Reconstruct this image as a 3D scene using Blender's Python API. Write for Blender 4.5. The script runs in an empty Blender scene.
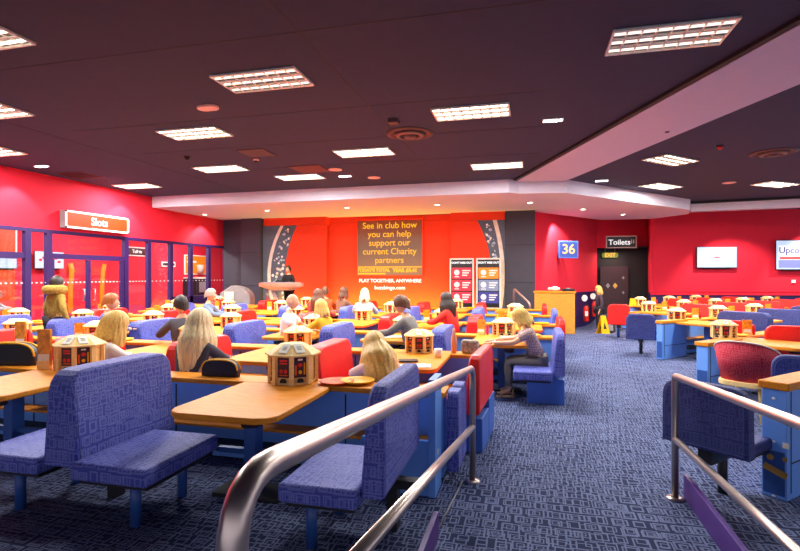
import bpy, bmesh, math, random
from mathutils import Vector, Matrix
random.seed(7)
PI = math.pi
C = bpy.context.scene.collection
SC = bpy.context.scene
# ------------------------------------------------------------------ camera, world, exposure
YAW = math.radians(14.3)
EYE = 1.7
cd = bpy.data.cameras.new('camera'); cam = bpy.data.objects.new('camera', cd); C.objects.link(cam)
cd.sensor_width = 36; cd.lens = 36 * 510 / 800; cd.clip_start = .05; cd.clip_end = 100
cam.location = (0, 0, EYE); cam.rotation_euler = (PI / 2, 0, YAW)
SC.camera = cam
w = bpy.data.worlds.new('world'); SC.world = w; w.use_nodes = True
w.node_tree.nodes['Background'].inputs[0].default_value = (.8, .75, .9, 1)
w.node_tree.nodes['Background'].inputs[1].default_value = .45
SC.view_settings.view_transform = 'Standard'; SC.view_settings.look = 'None'
SC.view_settings.gamma = 1; SC.view_settings.use_curve_mapping = False
SC.view_settings.exposure = 1.3
TROFFER_W = 95; SPOT_W = 60; CEIL = 4.3; SOF = 3.94
cA, sA = math.cos(YAW), math.sin(YAW)
def ray(px):                                   # floor-plan bearing of a column of the photograph
    u = (px - 400) / 510
    return (u * cA - sA, u * sA + cA)
def at(px, Yc):                                # floor-plan point at bearing px and distance Yc
    d = ray(px); return (d[0] * Yc, d[1] * Yc)

# ------------------------------------------------------------------ materials
def new_mat(name):
    m = bpy.data.materials.new(name); m.use_nodes = True
    return m, m.node_tree, m.node_tree.nodes['Principled BSDF']
def hexc(h):
    v = [int(h[i:i + 2], 16) / 255 for i in (0, 2, 4)]
    return tuple(((c + .055) / 1.055) ** 2.4 if c > .04 else c / 12.92 for c in v) + (1,)
def mat(name, col, rough=.6, metal=0, var=.12, vs=6, bump=0, coat=0, emit=0, spec=None):
    m, nt, b = new_mat(name)
    c = hexc(col) if isinstance(col, str) else col
    tc = nt.nodes.new('ShaderNodeTexCoord'); n = nt.nodes.new('ShaderNodeTexNoise')
    n.inputs['Scale'].default_value = vs; n.inputs['Detail'].default_value = 4
    nt.links.new(tc.outputs['Object'], n.inputs['Vector'])
    r = nt.nodes.new('ShaderNodeValToRGB')
    r.color_ramp.elements[0].position = .3; r.color_ramp.elements[1].position = .7
    r.color_ramp.elements[0].color = tuple(x * (1 - var) for x in c[:3]) + (1,)
    r.color_ramp.elements[1].color = tuple(min(1, x * (1 + var)) for x in c[:3]) + (1,)
    nt.links.new(n.outputs['Fac'], r.inputs[0]); nt.links.new(r.outputs[0], b.inputs['Base Color'])
    b.inputs['Roughness'].default_value = rough; b.inputs['Metallic'].default_value = metal
    if spec is not None: b.inputs['Specular IOR Level'].default_value = spec
    if coat: b.inputs['Coat Weight'].default_value = coat; b.inputs['Coat Roughness'].default_value = .15
    if bump:
        n2 = nt.nodes.new('ShaderNodeTexNoise'); n2.inputs['Scale'].default_value = vs * 30
        nt.links.new(tc.outputs['Object'], n2.inputs['Vector'])
        bp = nt.nodes.new('ShaderNodeBump'); bp.inputs['Strength'].default_value = bump; bp.inputs['Distance'].default_value = .004
        nt.links.new(n2.outputs['Fac'], bp.inputs['Height']); nt.links.new(bp.outputs[0], b.inputs['Normal'])
    if emit:
        nt.links.new(r.outputs[0], b.inputs['Emission Color']); b.inputs['Emission Strength'].default_value = emit
    return m
def emitm(name, col, s):
    m, nt, b = new_mat(name); c = hexc(col)
    b.inputs['Base Color'].default_value = tuple(x * .3 for x in c[:3]) + (1,); b.inputs['Emission Color'].default_value = c; b.inputs['Emission Strength'].default_value = s
    return m
def rects(nt, vec, s, off, thick):             # outlines of small rectangles of random size, one per cell
    L = nt.links; N = nt.nodes.new
    def vm(op, a, b=None):
        n = N('ShaderNodeVectorMath'); n.operation = op
        for i, x in enumerate((a, b)):
            if x is None: continue
            if isinstance(x, tuple): n.inputs[i].default_value = x
            else: L.new(x, n.inputs[i])
        return n.outputs[0]
    def mm(op, a, b=0.0):
        n = N('ShaderNodeMath'); n.operation = op
        for i, x in enumerate((a, b)):
            if isinstance(x, (int, float)): n.inputs[i].default_value = x
            else: L.new(x, n.inputs[i])
        return n.outputs[0]
    p = vm('ADD', vm('MULTIPLY', vec, (1 / s[0], 1 / s[1], 0)), off)
    sy = N('ShaderNodeSeparateXYZ'); L.new(vm('FLOOR', p), sy.inputs[0]); cx = N('ShaderNodeCombineXYZ'); L.new(mm('MULTIPLY', sy.outputs[1], .37), cx.inputs[0]); p = vm('ADD', p, cx.outputs[0])
    cell = vm('FLOOR', p); f = vm('ABSOLUTE', vm('SUBTRACT', vm('FRACTION', p), (.5, .5, 0)))
    wn = N('ShaderNodeTexWhiteNoise'); wn.noise_dimensions = '3D'; L.new(cell, wn.inputs['Vector'])
    ext = vm('ADD', vm('MULTIPLY', wn.outputs['Color'], (.22, .22, 0)), (.27, .27, 1))
    q = vm('DIVIDE', f, ext); sp = N('ShaderNodeSeparateXYZ'); L.new(q, sp.inputs[0])
    m = mm('MAXIMUM', sp.outputs[0], sp.outputs[1])
    ring = mm('MULTIPLY', mm('GREATER_THAN', m, 1 - thick), mm('LESS_THAN', m, 1.0))
    inner = mm('MULTIPLY', mm('GREATER_THAN', m, .48 - thick * .6), mm('LESS_THAN', m, .48))
    return mm('MAXIMUM', ring, mm('MULTIPLY', inner, mm('GREATER_THAN', wn.outputs['Value'], .5)))
def pattern(name, base, line, s, thick, rough, bump=.2, fac=1.0, sheen=0):
    m, nt, b = new_mat(name); L = nt.links
    uv = nt.nodes.new('ShaderNodeUVMap'); uv.uv_map = 'UVMap'
    r1 = rects(nt, uv.outputs[0], s, (.0, .0, 0), thick)
    r2 = rects(nt, uv.outputs[0], (s[0] * 1.13, s[1] * 1.08), (.45, .38, 0), thick * .9)
    mx = nt.nodes.new('ShaderNodeMath'); mx.operation = 'MAXIMUM'; L.new(r1, mx.inputs[0]); L.new(r2, mx.inputs[1])
    n = nt.nodes.new('ShaderNodeTexNoise'); n.inputs['Scale'].default_value = 220; L.new(uv.outputs[0], n.inputs['Vector'])
    mul = nt.nodes.new('ShaderNodeMath'); mul.operation = 'MULTIPLY'; L.new(mx.outputs[0], mul.inputs[0])
    rmp = nt.nodes.new('ShaderNodeMapRange'); rmp.inputs[1].default_value = .3; rmp.inputs[2].default_value = .6
    rmp.inputs[3].default_value = .45 * fac; rmp.inputs[4].default_value = fac
    L.new(n.outputs['Fac'], rmp.inputs[0]); L.new(rmp.outputs[0], mul.inputs[1])
    mixn = nt.nodes.new('ShaderNodeMix'); mixn.data_type = 'RGBA'
    mixn.inputs[6].default_value = hexc(base); mixn.inputs[7].default_value = hexc(line)
    L.new(mul.outputs[0], mixn.inputs[0]); L.new(mixn.outputs[2], b.inputs['Base Color'])
    b.inputs['Roughness'].default_value = rough; b.inputs['Specular IOR Level'].default_value = .3
    bp = nt.nodes.new('ShaderNodeBump'); bp.inputs['Strength'].default_value = bump; bp.inputs['Distance'].default_value = .003
    L.new(mul.outputs[0], bp.inputs['Height']); L.new(bp.outputs[0], b.inputs['Normal'])
    return m
def wood(name, c1, c2, rough=.35, coat=.3, sc=(3, 26, 26)):
    m, nt, b = new_mat(name); L = nt.links
    tc = nt.nodes.new('ShaderNodeTexCoord'); mp = nt.nodes.new('ShaderNodeMapping'); mp.inputs['Scale'].default_value = sc
    n = nt.nodes.new('ShaderNodeTexNoise'); n.inputs['Scale'].default_value = 2.2; n.inputs['Detail'].default_value = 5; n.inputs['Distortion'].default_value = .6
    r = nt.nodes.new('ShaderNodeValToRGB'); r.color_ramp.elements[0].color = hexc(c1); r.color_ramp.elements[1].color = hexc(c2)
    r.color_ramp.elements[0].position = .32; r.color_ramp.elements[1].position = .7
    L.new(tc.outputs['Object'], mp.inputs[0]); L.new(mp.outputs[0], n.inputs['Vector']); L.new(n.outputs['Fac'], r.inputs[0]); L.new(r.outputs[0], b.inputs['Base Color'])
    b.inputs['Roughness'].default_value = rough; b.inputs['Specular IOR Level'].default_value = .22; b.inputs['Coat Weight'].default_value = coat; b.inputs['Coat Roughness'].default_value = .12
    return m
def glassm(name, tint=(1, 1, 1, 1), refl=.07):
    m, nt, b = new_mat(name); nt.nodes.remove(b)
    o = nt.nodes['Material Output']; t = nt.nodes.new('ShaderNodeBsdfTransparent'); t.inputs[0].default_value = tint
    g = nt.nodes.new('ShaderNodeBsdfGlossy'); g.inputs['Roughness'].default_value = .03
    mx = nt.nodes.new('ShaderNodeMixShader'); mx.inputs[0].default_value = refl
    nt.links.new(t.outputs[0], mx.inputs[1]); nt.links.new(g.outputs[0], mx.inputs[2]); nt.links.new(mx.outputs[0], o.inputs[0])
    return m
M = {}
M['carpet'] = pattern('carpet', '202a4e', '808cb4', (.12, .12), .24, .95, .3, .8)
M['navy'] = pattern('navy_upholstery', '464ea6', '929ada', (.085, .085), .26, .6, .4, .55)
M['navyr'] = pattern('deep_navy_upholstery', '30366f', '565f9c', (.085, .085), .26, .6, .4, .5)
M['red'] = mat('red_vinyl', 'f0180c', .45, var=.06)
M['navy_pipe'] = mat('navy_piping', '4a5390', .5)
M['tubred'] = pattern('patterned_red_fabric', 'a5102c', 'd8606e', (.07, .06), .3, .8, .2, .6)
M['bluepaint'] = mat('blue_laminate', '6aa2f2', .45, var=.04)
M['bluedark'] = mat('dark_blue_laminate', '3e6cc4', .5, var=.05)
M['bluesteel'] = mat('blue_steel', '2a5298', .4, var=.05)
M['black'] = mat('black_steel', '16161c', .5)
M['tabletop'] = wood('orange_beech_laminate', 'cf7a12', 'f09a2a', .5, .03)
M['palewood'] = wood('pale_plywood', 'efc478', 'fbdc98', .5, .1)
M['slatwood'] = wood('slatted_pine', 'cf8f2c', 'e4aa48', .5, .1)
M['steel'] = mat('brushed_steel', 'c8bab0', .32, 1, var=.05)
M['purple'] = mat('purple_paint', '2c1656', .5, var=.05)
M['kerb'] = mat('purple_kerb_paint', '4e2c7c', .5, var=.05)
M['redwall'] = mat('red_wall_paint', 'de1836', .85, var=.03, vs=2)
M['redstage'] = mat('scarlet_stage_panel', 'f03c14', .8, var=.03, vs=2)
M['ceiling'] = mat('aubergine_ceiling_tile', '32344e', .9, var=.06)
M['soffit'] = mat('pale_pink_plaster', 'd2ccd8', .9, var=.02)
M['beam'] = mat('mauve_plaster', 'c4b8cc', .9, var=.02)
M['pillar'] = mat('charcoal_panel', '3c3844', .6, var=.05)
M['dark'] = mat('near_black', '0c0a0c', .6)
M['door'] = mat('maroon_door', '32101a', .5)
M['white'] = mat('white_plastic', 'f2efe8', .5, var=.03)
M['cream'] = mat('cream_fabric', 'e8dccb', .8)
M['orange'] = mat('orange_plastic', 'e85c04', .5, spec=.2)
M['yellow'] = mat('yellow_plastic', 'f0b008', .5, spec=.2)
M['signorange'] = emitm('lit_orange_sign', 'f04806', .36)
M['signwhite'] = emitm('lit_white_lettering', 'ffffff', .42)
M['signblack'] = mat('black_sign_face', '1c1216', .4)
M['louver'] = mat('white_louver_metal', 'e8e4d8', .35, .3, var=.02)
M['tube'] = emitm('fluorescent_tube', 'fff2d8', 3)
M['dimtube'] = emitm('dim_fluorescent_tube', 'ffe8d8', .7)
M['bulb'] = emitm('downlight_lens', 'fff0d0', 9)
M['coolbulb'] = emitm('cool_spotlight_lens', 'f4f6ff', 9)
M['glass'] = glassm('partition_glass')
M['acrylic'] = glassm('clear_acrylic', (.9, .85, .87, 1), .15)
M['skin'] = mat('skin', 'd9a07c', .55, var=.05)
M['eyewhite'] = mat('eye_white', 'f0ece6', .3); M['iris'] = mat('iris', '33261c', .3); M['lip'] = mat('lip', 'a85a50', .5)
M['redprint'] = mat('red_print', 'd82018', .5); M['darkprint'] = mat('dark_print_panel', '3a1420', .5)
M['paper'] = mat('white_paper', 'f3eedf', .7, var=.04); M['ink'] = mat('grey_ink', '6b655c', .7)
M['grey'] = mat('mid_grey', '8c8a8c', .6)

# ------------------------------------------------------------------ mesh helpers
class B:
    """collects shapes, each with a material slot, into ONE mesh"""
    def __init__(s): s.bm = bmesh.new(); s.mats = []
    def slot(s, m):
        if m not in s.mats: s.mats.append(m)
        return s.mats.index(m)
    def put(s, verts, faces, m='white', mtx=None, smooth=False):
        k = s.slot(m); vs = []
        for v in verts:
            v = Vector(v); vs.append(s.bm.verts.new(mtx @ v if mtx else v))
        out = []
        for f in faces:
            try: F = s.bm.faces.new([vs[i] for i in f])
            except ValueError: continue
            F.material_index = k; F.smooth = smooth; out.append(F)
        return vs, out
    def box(s, x0, x1, y0, y1, z0, z1, m='white', mtx=None, bev=0, seg=2):
        vs, fs = s.put([(x, y, z) for x in (x0, x1) for y in (y0, y1) for z in (z0, z1)],
                       [(0, 1, 3, 2), (4, 6, 7, 5), (0, 4, 5, 1), (2, 3, 7, 6), (0, 2, 6, 4), (1, 5, 7, 3)], m, mtx)
        if bev:
            es = list({e for f in fs for e in f.edges})
            r = bmesh.ops.bevel(s.bm, geom=es, offset=bev, segments=seg, profile=.5, affect='EDGES')
            for f in r['faces']: f.smooth = True; f.material_index = s.slot(m)
        return s
    def tube(s, pts, r, m='steel', n=12, cap=True, smooth=True):
        pts = [Vector(p) for p in pts]; rr = r if isinstance(r, (list, tuple)) else [r] * len(pts)
        k = s.slot(m); rings = []; up = None
        for i, p in enumerate(pts):
            d = (pts[min(i + 1, len(pts) - 1)] - pts[max(i - 1, 0)]).normalized()
            if up is None: up = Vector((0, 0, 1)) if abs(d.z) < .9 else Vector((1, 0, 0))
            a = d.cross(up).normalized(); b_ = a.cross(d).normalized(); up = b_
            rings.append([s.bm.verts.new(p + (a * math.cos(t) + b_ * math.sin(t)) * rr[i]) for t in [2 * PI * j / n for j in range(n)]])
        for i in range(len(rings) - 1):
            for j in range(n):
                f = s.bm.faces.new((rings[i][j], rings[i][(j + 1) % n], rings[i + 1][(j + 1) % n], rings[i + 1][j]))
                f.smooth = smooth; f.material_index = k
        if cap:
            for q in (rings[0][::-1], rings[-1]):
                f = s.bm.faces.new(q); f.material_index = k
        return s
    def cyl(s, c, r, z0, z1, m='white', n=20): return s.tube([(c[0], c[1], z0), (c[0], c[1], z1)], r, m, n)
    def lathe(s, prof, m='white', n=24, c=(0, 0, 0), mtx=None):
        vs = [(c[0] + r * math.cos(2 * PI * j / n), c[1] + r * math.sin(2 * PI * j / n), c[2] + z) for r, z in prof for j in range(n)]
        fs = [(i * n + j, i * n + (j + 1) % n, (i + 1) * n + (j + 1) % n, (i + 1) * n + j) for i in range(len(prof) - 1) for j in range(n)]
        fs += [tuple(range(n))[::-1], tuple((len(prof) - 1) * n + j for j in range(n))]
        s.put(vs, fs, m, mtx, True); return s
    def prism(s, poly, z0, z1, m='white', mtx=None, bev=0, top=None):
        n = len(poly); tp = top or poly
        vs, fs = s.put([(x, y, z0) for x, y in poly] + [(x, y, z1) for x, y in tp],
                       [tuple(range(n))[::-1], tuple(range(n, 2 * n))] + [(i, (i + 1) % n, n + (i + 1) % n, n + i) for i in range(n)], m, mtx)
        if bev:
            es = list({e for f in fs[:2] for e in f.edges})
            r = bmesh.ops.bevel(s.bm, geom=es, offset=bev, segments=3, profile=.5, affect='EDGES')
            for f in r['faces']: f.smooth = True; f.material_index = s.slot(m)
        return s
    def ball(s, c, r, m='skin', n=14, mtx=None):
        r = r if isinstance(r, tuple) else (r, r, r); h = n // 2 + 1
        vs = [(0, 0, 1)] + [(math.sin(PI * i / h) * math.cos(2 * PI * j / n), math.sin(PI * i / h) * math.sin(2 * PI * j / n), math.cos(PI * i / h)) for i in range(1, h) for j in range(n)] + [(0, 0, -1)]
        vs = [(c[0] + a * r[0], c[1] + b_ * r[1], c[2] + d * r[2]) for a, b_, d in vs]
        L = len(vs) - 1
        fs = [(0, 1 + j, 1 + (j + 1) % n) for j in range(n)]
        for i in range(h - 2):
            for j in range(n):
                a = 1 + i * n + j; b_ = 1 + i * n + (j + 1) % n
                fs.append((a, a + n, b_ + n, b_))
        fs += [(L, 1 + (h - 2) * n + (j + 1) % n, 1 + (h - 2) * n + j) for j in range(n)]
        s.put(vs, fs, m, mtx, True); return s
    def mesh(s, name):
        bmesh.ops.recalc_face_normals(s.bm, faces=s.bm.faces)
        uvl = s.bm.loops.layers.uv.new('UVMap')
        for f in s.bm.faces:                    # box projection in metres
            nx, ny, nz = map(abs, f.normal)
            for l in f.loops:
                x, y, z = l.vert.co
                l[uvl].uv = (x, y) if nz >= max(nx, ny) else ((y, z) if nx > ny else (x, z))
        me = bpy.data.meshes.new(name); s.bm.to_mesh(me); s.bm.free()
        for m in s.mats: me.materials.append(M[m] if isinstance(m, str) else m)
        return me
    def build(s, name, parent=None, loc=(0, 0, 0), rz=0):
        o = bpy.data.objects.new(name, s.mesh(name)); C.objects.link(o)
        o.location = loc; o.rotation_euler = (0, 0, rz)
        if parent: o.parent = parent
        return o
def tag(o, label=None, cat=None, group=None, kind=None):
    if label: o['label'] = label
    if cat: o['category'] = cat
    if group: o['group'] = group
    if kind: o['kind'] = kind
    return o
def thing(name, loc=(0, 0, 0), rz=0, label=None, cat=None, group=None):
    o = bpy.data.objects.new(name, None); C.objects.link(o); o.location = loc; o.rotation_euler = (0, 0, rz); o.empty_display_size = .1
    return tag(o, label, cat, group)
def dup(o, parent=None):
    c = o.copy(); C.objects.link(c); c.parent = parent
    for k in kids.get(o.name, []): dup2(k, c)
    return c
def dup2(o, parent):
    c = o.copy(); C.objects.link(c); c.parent = parent
    for k in kids.get(o.name, []): dup2(k, c)
kids = {}
def remember(o):
    kids[o.name] = [x for x in C.objects if x.parent == o]
    for k in kids[o.name]: remember(k)
    return o
class Proto:
    """builds the first of a kind, copies it (and its parts) for each next one"""
    def __init__(s, make): s.make = make; s.first = None
    def place(s, loc, rz, label, cat, group):
        if s.first is None:
            s.first = remember(s.make()); o = s.first
        else: o = dup(s.first)
        o.location = loc; o.rotation_euler = (0, 0, rz); tag(o, label, cat, group); return o
def struct(o): o['kind'] = 'structure'; return o
def eval_mesh(o):
    dg = bpy.context.evaluated_depsgraph_get(); dg.update()
    me = bpy.data.meshes.new_from_object(o.evaluated_get(dg)); return me
def text(body, size, name, mtx, m, parent=None, align='CENTER', bold=.0, ext=.003, spacing=1.0, line=1.0):
    cu = bpy.data.curves.new('t', 'FONT'); cu.body = body; cu.size = size; cu.align_x = align; cu.align_y = 'CENTER'
    cu.extrude = ext; cu.offset = bold; cu.space_character = spacing; cu.space_line = line
    t = bpy.data.objects.new('t', cu); C.objects.link(t); me = eval_mesh(t); bpy.data.objects.remove(t)
    me.materials.clear(); me.materials.append(M[m]); me.transform(mtx)
    o = bpy.data.objects.new(name, me); C.objects.link(o)
    if parent: o.parent = parent
    return o
FACE_S = Matrix.Rotation(PI / 2, 4, 'X')        # text standing upright, read from the -Y side
def rrect(w_, h_, r, n=5, corners=(1, 1, 1, 1), cx=0, cy=0):   # corners: +x+y, -x+y, -x-y, +x-y
    out = []
    for i, (sx, sy) in enumerate(((1, 1), (-1, 1), (-1, -1), (1, -1))):
        x, y = cx + sx * w_ / 2, cy + sy * h_ / 2
        if not corners[i]: out.append((x, y)); continue
        for k in range(n + 1):
            a = i * PI / 2 + k * PI / 2 / n
            out.append((x - sx * r + r * math.cos(a), y - sy * r + r * math.sin(a)))
    return out

# ------------------------------------------------------------------ SHELL
# floor: flat, falling gently to the toilets corner
b = B(); k = b.slot('carpet'); N = 58
def fz(x, y):
    def ss(t): t = max(0, min(1, t)); return t * t * (3 - 2 * t)
    return -.4 * ss((y - 15.6) / 3.5) * ss((3.2 - x) / 1.0) * ss((x + .6) / .8)
xs = [-17, -12.1, -6, -1] + [-.8 + .3 * i for i in range(18)] + [5, 8, 14]; ys = [-7, 3, 9, 15.4] + [15.6 + .3 * i for i in range(14)] + [20.5, 26.2]
grid = [[b.bm.verts.new((x, y, fz(x, y))) for y in ys] for x in xs]
for i in range(len(xs) - 1):
    for j in range(len(ys) - 1):
        f = b.bm.faces.new((grid[i][j], grid[i + 1][j], grid[i + 1][j + 1], grid[i][j + 1])); f.smooth = True
struct(b.build('floor'))
b = B(); b.box(-12.1, 14, -7, 24.5, CEIL, CEIL + .1, 'ceiling'); b.box(-17, -12.1, -7, 26.2, CEIL, CEIL + .1, 'ceiling'); struct(b.build('ceiling'))
# ceiling tile joints (shallow raised strips where the photo shows them)
b = B()
for y in (5.0, 7.45, 9.2, 11.2): b.box(-8, .2, y, y + .012, CEIL - .004, CEIL, 'dark')
for x in (-8.6, -2.4): b.box(x, x + .012, 3, 13.9, CEIL - .004, CEIL, 'dark')
struct(b.build('trim_1'))
# soffit: lower pale ceiling with downlights
front = [(-12.05, 14.25), (-.55, 14.05), (-.3, 14.3), (.95, 14.5), (5.3, 19.3)]
poly = front + [(5.6, 20.6), (4.7, 21.95), (2.8, 21.95), (.2, 18.6), (-.8, 18.3), (-12.05, 18.7)]
b = B(); b.prism(poly, SOF, CEIL - .003, 'soffit'); struct(b.build('trim_2'))
# downstand over the right wall
p0 = at(691, 18.05); p1 = at(840, 16.4)
d = Vector((p1[0] - p0[0], p1[1] - p0[1])).normalized(); nrm = Vector((-d.y, d.x)) * .35
p1 = (p0[0] + d.x * 8, p0[1] + d.y * 8)
b = B(); b.prism([p0, p1, (p1[0] + nrm.x, p1[1] + nrm.y), (p0[0] + nrm.x, p0[1] + nrm.y)], SOF + .03, CEIL - .003, 'soffit'); struct(b.build('trim_3'))
# near-black strip standing in for the shade of the gap before the downstand
b = B(); q = -nrm * .5; b.prism([(p0[0] + q.x - .3 * d.x, p0[1] + q.y - .3 * d.y), (p1[0] + q.x, p1[1] + q.y), (p1[0] - .01 * nrm.x, p1[1] - .01 * nrm.y), (p0[0] - .01 * nrm.x - .3 * d.x, p0[1] - .01 * nrm.y - .3 * d.y)], CEIL - .07, CEIL - .002, 'dark'); struct(b.build('trim_4'))
# oblique ceiling beam
L0, L1 = Vector((-.36, 14.15)), Vector((2.66, 6.02)); R0, R1 = Vector((.92, 14.42)), Vector((3.47, 7.87))
dL = (L1 - L0).normalized(); dR = (R1 - R0).normalized()
b = B(); b.prism([tuple(L0), tuple(L1 + dL * 5), tuple(R1 + dR * 7), tuple(R0)], CEIL - .06, CEIL - .002, 'beam'); struct(b.build('trim_5'))
nL = Vector((dL.y, -dL.x)); nL = nL if nL.x < 0 else -nL
b = B(); b.prism([tuple(L0 + dL * .05), tuple(L1 + dL * 5), tuple(L1 + dL * 5 + nL * .09), tuple(L0 + dL * .05 + nL * .09)], CEIL - .05, CEIL - .002, 'dark'); struct(b.build('trim_6'))

# left wall: red band above a glazed purple partition, the slots room beyond
WX = -12.1; FT = 2.87
def wy(px):                                     # distance along the left wall of a photo column
    d = ray(px); return WX / d[0] * d[1]
b = B(); b.box(WX - .15, WX, -7, 18.9, FT, CEIL, 'redwall'); struct(b.build('wall_left'))
b = B()
b.box(WX - .08, WX + .03, -7, 18.75, FT - .07, FT + .02, 'purple')
for px in (27.5, 49, 126, 149, 171, 191, 209, 225.5):
    y = wy(px); b.box(WX - .08, WX + .03, y - .08, y + .08, 0, FT - .07, 'purple')
b.box(WX - .07, WX + .02, wy(-60), wy(31), 2.12, 2.27, 'purple')
b.box(WX - .08, WX + .03, -7, 3.5, 0, FT, 'purple')
b.box(WX - .08, WX + .03, wy(-60) - .08, wy(-60) + .08, 0, FT, 'purple')
b.box(WX - .07, WX + .02, wy(49), wy(126), 2.14, 2.28, 'purple')
b.box(WX - .08, WX + .03, wy(171), 18.75, 0, .95, 'purple'); b.box(WX - .08, WX + .03, wy(-60), 18.7, 0, .12, 'purple')
struct(b.build('window_1'))
b = B(); b.box(WX - .03, WX - .022, -3, 18.7, .1, FT - .07, 'glass'); struct(b.build('window_2'))
b = B()
y = wy(0)
while y < 18.6:
    b.box(WX - .02, WX - .015, y, y + .05, 1.5, 1.53, 'white'); y += .13 if y < 14 else .19
struct(b.build('trim_7'))
door = thing('door_1'); door['kind'] = 'structure'
ya, yb = wy(56), wy(122); ym = wy(88.5)
b = B()
for y in (ya - .12, ym, yb): b.box(WX - .05, WX + .02, y - .06, y + .06, .01, 2.13, 'purple')
b.box(WX - .05, WX + .02, ya, yb, .01, .2, 'purple'); b.build('door_leaf', door)
for dy in (-.22, .14):
    hb = B(); hb.tube([(WX + .02, ym + dy, 1.0), (WX + .09, ym + dy, 1.0), (WX + .09, ym + dy, 1.32), (WX + .02, ym + dy, 1.32)], .016, 'steel'); hb.build('door_handle', door)
# slots room shell
b = B(); b.box(-16.9, -16.8, -7, 26, 0, CEIL, 'redwall'); b.box(-16.8, WX - .15, 26, 26.1, 0, CEIL, 'redwall'); b.box(WX - .15, WX - .05, 18.9, 26, 0, CEIL, 'redwall'); b.box(-16.8, -12.2, -7, -6.9, 0, CEIL, 'redwall'); struct(b.build('wall_beyond'))

# dark pillars, stage wall
SY = 18.2
b = B(); b.box(-12.05, -11.05, 18.3, 18.9, 0, SOF, 'pillar'); b.box(-11.05, -10.2, 17.95, 18.9, 0, SOF, 'pillar'); struct(b.build('wall_corner'))
b = B()
for z in (1.3, 2.6): b.box(-11.052, -10.19, 17.94, 17.95, z, z + .015, 'dark'); b.box(-12.0, -11.05, 18.29, 18.3, z, z + .015, 'dark')
struct(b.build('trim_8'))
b = B(); b.box(-.83, .17, 18.05, 18.75, 0, SOF, 'pillar'); struct(b.build('wall_pillar'))
b = B()
for z in (1.45, 2.75): b.box(-.831, .17, 18.04, 18.05, z, z + .015, 'dark')
struct(b.build('trim_9'))
b = B(); b.box(-10.2, -.83, SY + .35, SY + .45, 0, SOF, 'redstage'); struct(b.build('wall_stage'))
M['stagered'] = mat('scarlet_backdrop', 'ff3408', .8, var=.03, vs=2)
t = thing('stage_backdrop', (0, 0, 0), 0, 'scarlet stage backdrop with charcoal starry arcs either side of the big screen', 'backdrop')
b = B(); b.box(-7.75, -2.7, SY + .26, SY + .33, .36, 3.72, 'redstage'); b.build('centre_panel', t)
M['bluenight'] = mat('slate_night_print', '566070', .7); M['starblue'] = mat('pale_blue_star', 'a8c0dc', .6)
def arc_wing(sgn, r_in, ib, idr, ob, odr, r_out, name):
    def X(r): return -5.1 + sgn * r
    zs = [.36 + (3.64 - .36) * i / 24 for i in range(25)]
    def ed(base, dr, z): return base - dr * ((z - 1.7) / 1.94) ** 2
    inn = lambda z: ed(ib, idr, z); out = lambda z: ed(ob, odr, z)
    wing = B(); Y0 = SY - .1
    for m, f0, f1 in (('redstage', lambda z: r_in, inn), ('bluenight', inn, lambda z: out(z) - .14), ('cream', lambda z: out(z) - .14, out), ('bluenight', out, lambda z: r_out)):
        vs = []; fs = []
        for z in zs:
            for y in (Y0, Y0 + .12): vs += [(X(f0(z)), y, z), (X(max(f1(z), f0(z) + .005)), y, z)]
        for i in range(len(zs) - 1):
            a = i * 4; c = a + 4
            fs += [(a, a + 1, c + 1, c), (a + 2, c + 2, c + 3, a + 3), (a, c, c + 2, a + 2), (a + 1, a + 3, c + 3, c + 1)]
        fs += [(0, 2, 3, 1), (len(vs) - 4, len(vs) - 3, len(vs) - 1, len(vs) - 2)]
        wing.put(vs, fs, m)
    wing.build(name, t)
    st = B(); rnd = random.Random(3)
    for i in range(60):
        z = .5 + 3.05 * rnd.random(); a, c = inn(z) + .07, out(z) - .22
        if c < a: continue
        r = rnd.choice((.02, .03, .045, .06)); x = X(a + (c - a) * rnd.random())
        st.tube([(x, Y0 - .006, z), (x, Y0 + .002, z)], r, rnd.choice(('white', 'starblue', 'cream')), 8)
    st.build('star_decal', t)
arc_wing(-1, 2.42, 4.12, .5, 4.88, .56, 5.08, 'arc_wing'); arc_wing(1, 2.36, 3.8, .5, 4.25, .28, 4.262, 'arc_wing')
b = B(); b.box(-10.15, -7.52, SY - .1, SY + .33, 3.65, SOF, 'redstage'); b.box(-2.74, -.85, SY - .1, SY + .33, 3.65, SOF, 'redstage'); b.box(-7.52, -2.74, SY + .26, SY + .33, 3.73, SOF, 'redstage'); struct(b.build('trim_10'))
b = B(); b.box(-10.1, -.9, 16.6, SY + .34, 0, .35, 'purple'); struct(b.build('wall_stage_platform'))

# big screen with its wording
s = thing('projection_screen', (-5.1, SY + .2, 2.74), 0, 'large brown screen with yellow charity message in the middle of the stage wall', 'screen')
m_, nt, bs = new_mat('brown_screen_picture')
g = nt.nodes.new('ShaderNodeTexCoord'); sp = nt.nodes.new('ShaderNodeSeparateXYZ'); rp = nt.nodes.new('ShaderNodeValToRGB')
nt.links.new(g.outputs['Generated'], sp.inputs[0]); nt.links.new(sp.outputs[2], rp.inputs[0])
rp.color_ramp.elements[0].color = hexc('7c6048'); rp.color_ramp.elements[1].color = hexc('7c3414'); e = rp.color_ramp.elements.new(.55); e.color = hexc('6a5040')
nt.links.new(rp.outputs[0], bs.inputs['Base Color']); nt.links.new(rp.outputs[0], bs.inputs['Emission Color']); bs.inputs['Emission Strength'].default_value = .12
M['screenpic'] = m_
b = B(); b.box(-1.25, 1.25, -.01, .05, -1.03, 1.03, 'screenpic'); b.build('display', s)
b = B(); 
for q in ((-1.3, -1.25, -1.08, 1.08), (1.25, 1.3, -1.08, 1.08), (-1.25, 1.25, 1.03, 1.08), (-1.25, 1.25, -1.08, -1.03)): b.box(q[0], q[1], -.02, .06, q[2], q[3], 'redstage')
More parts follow.
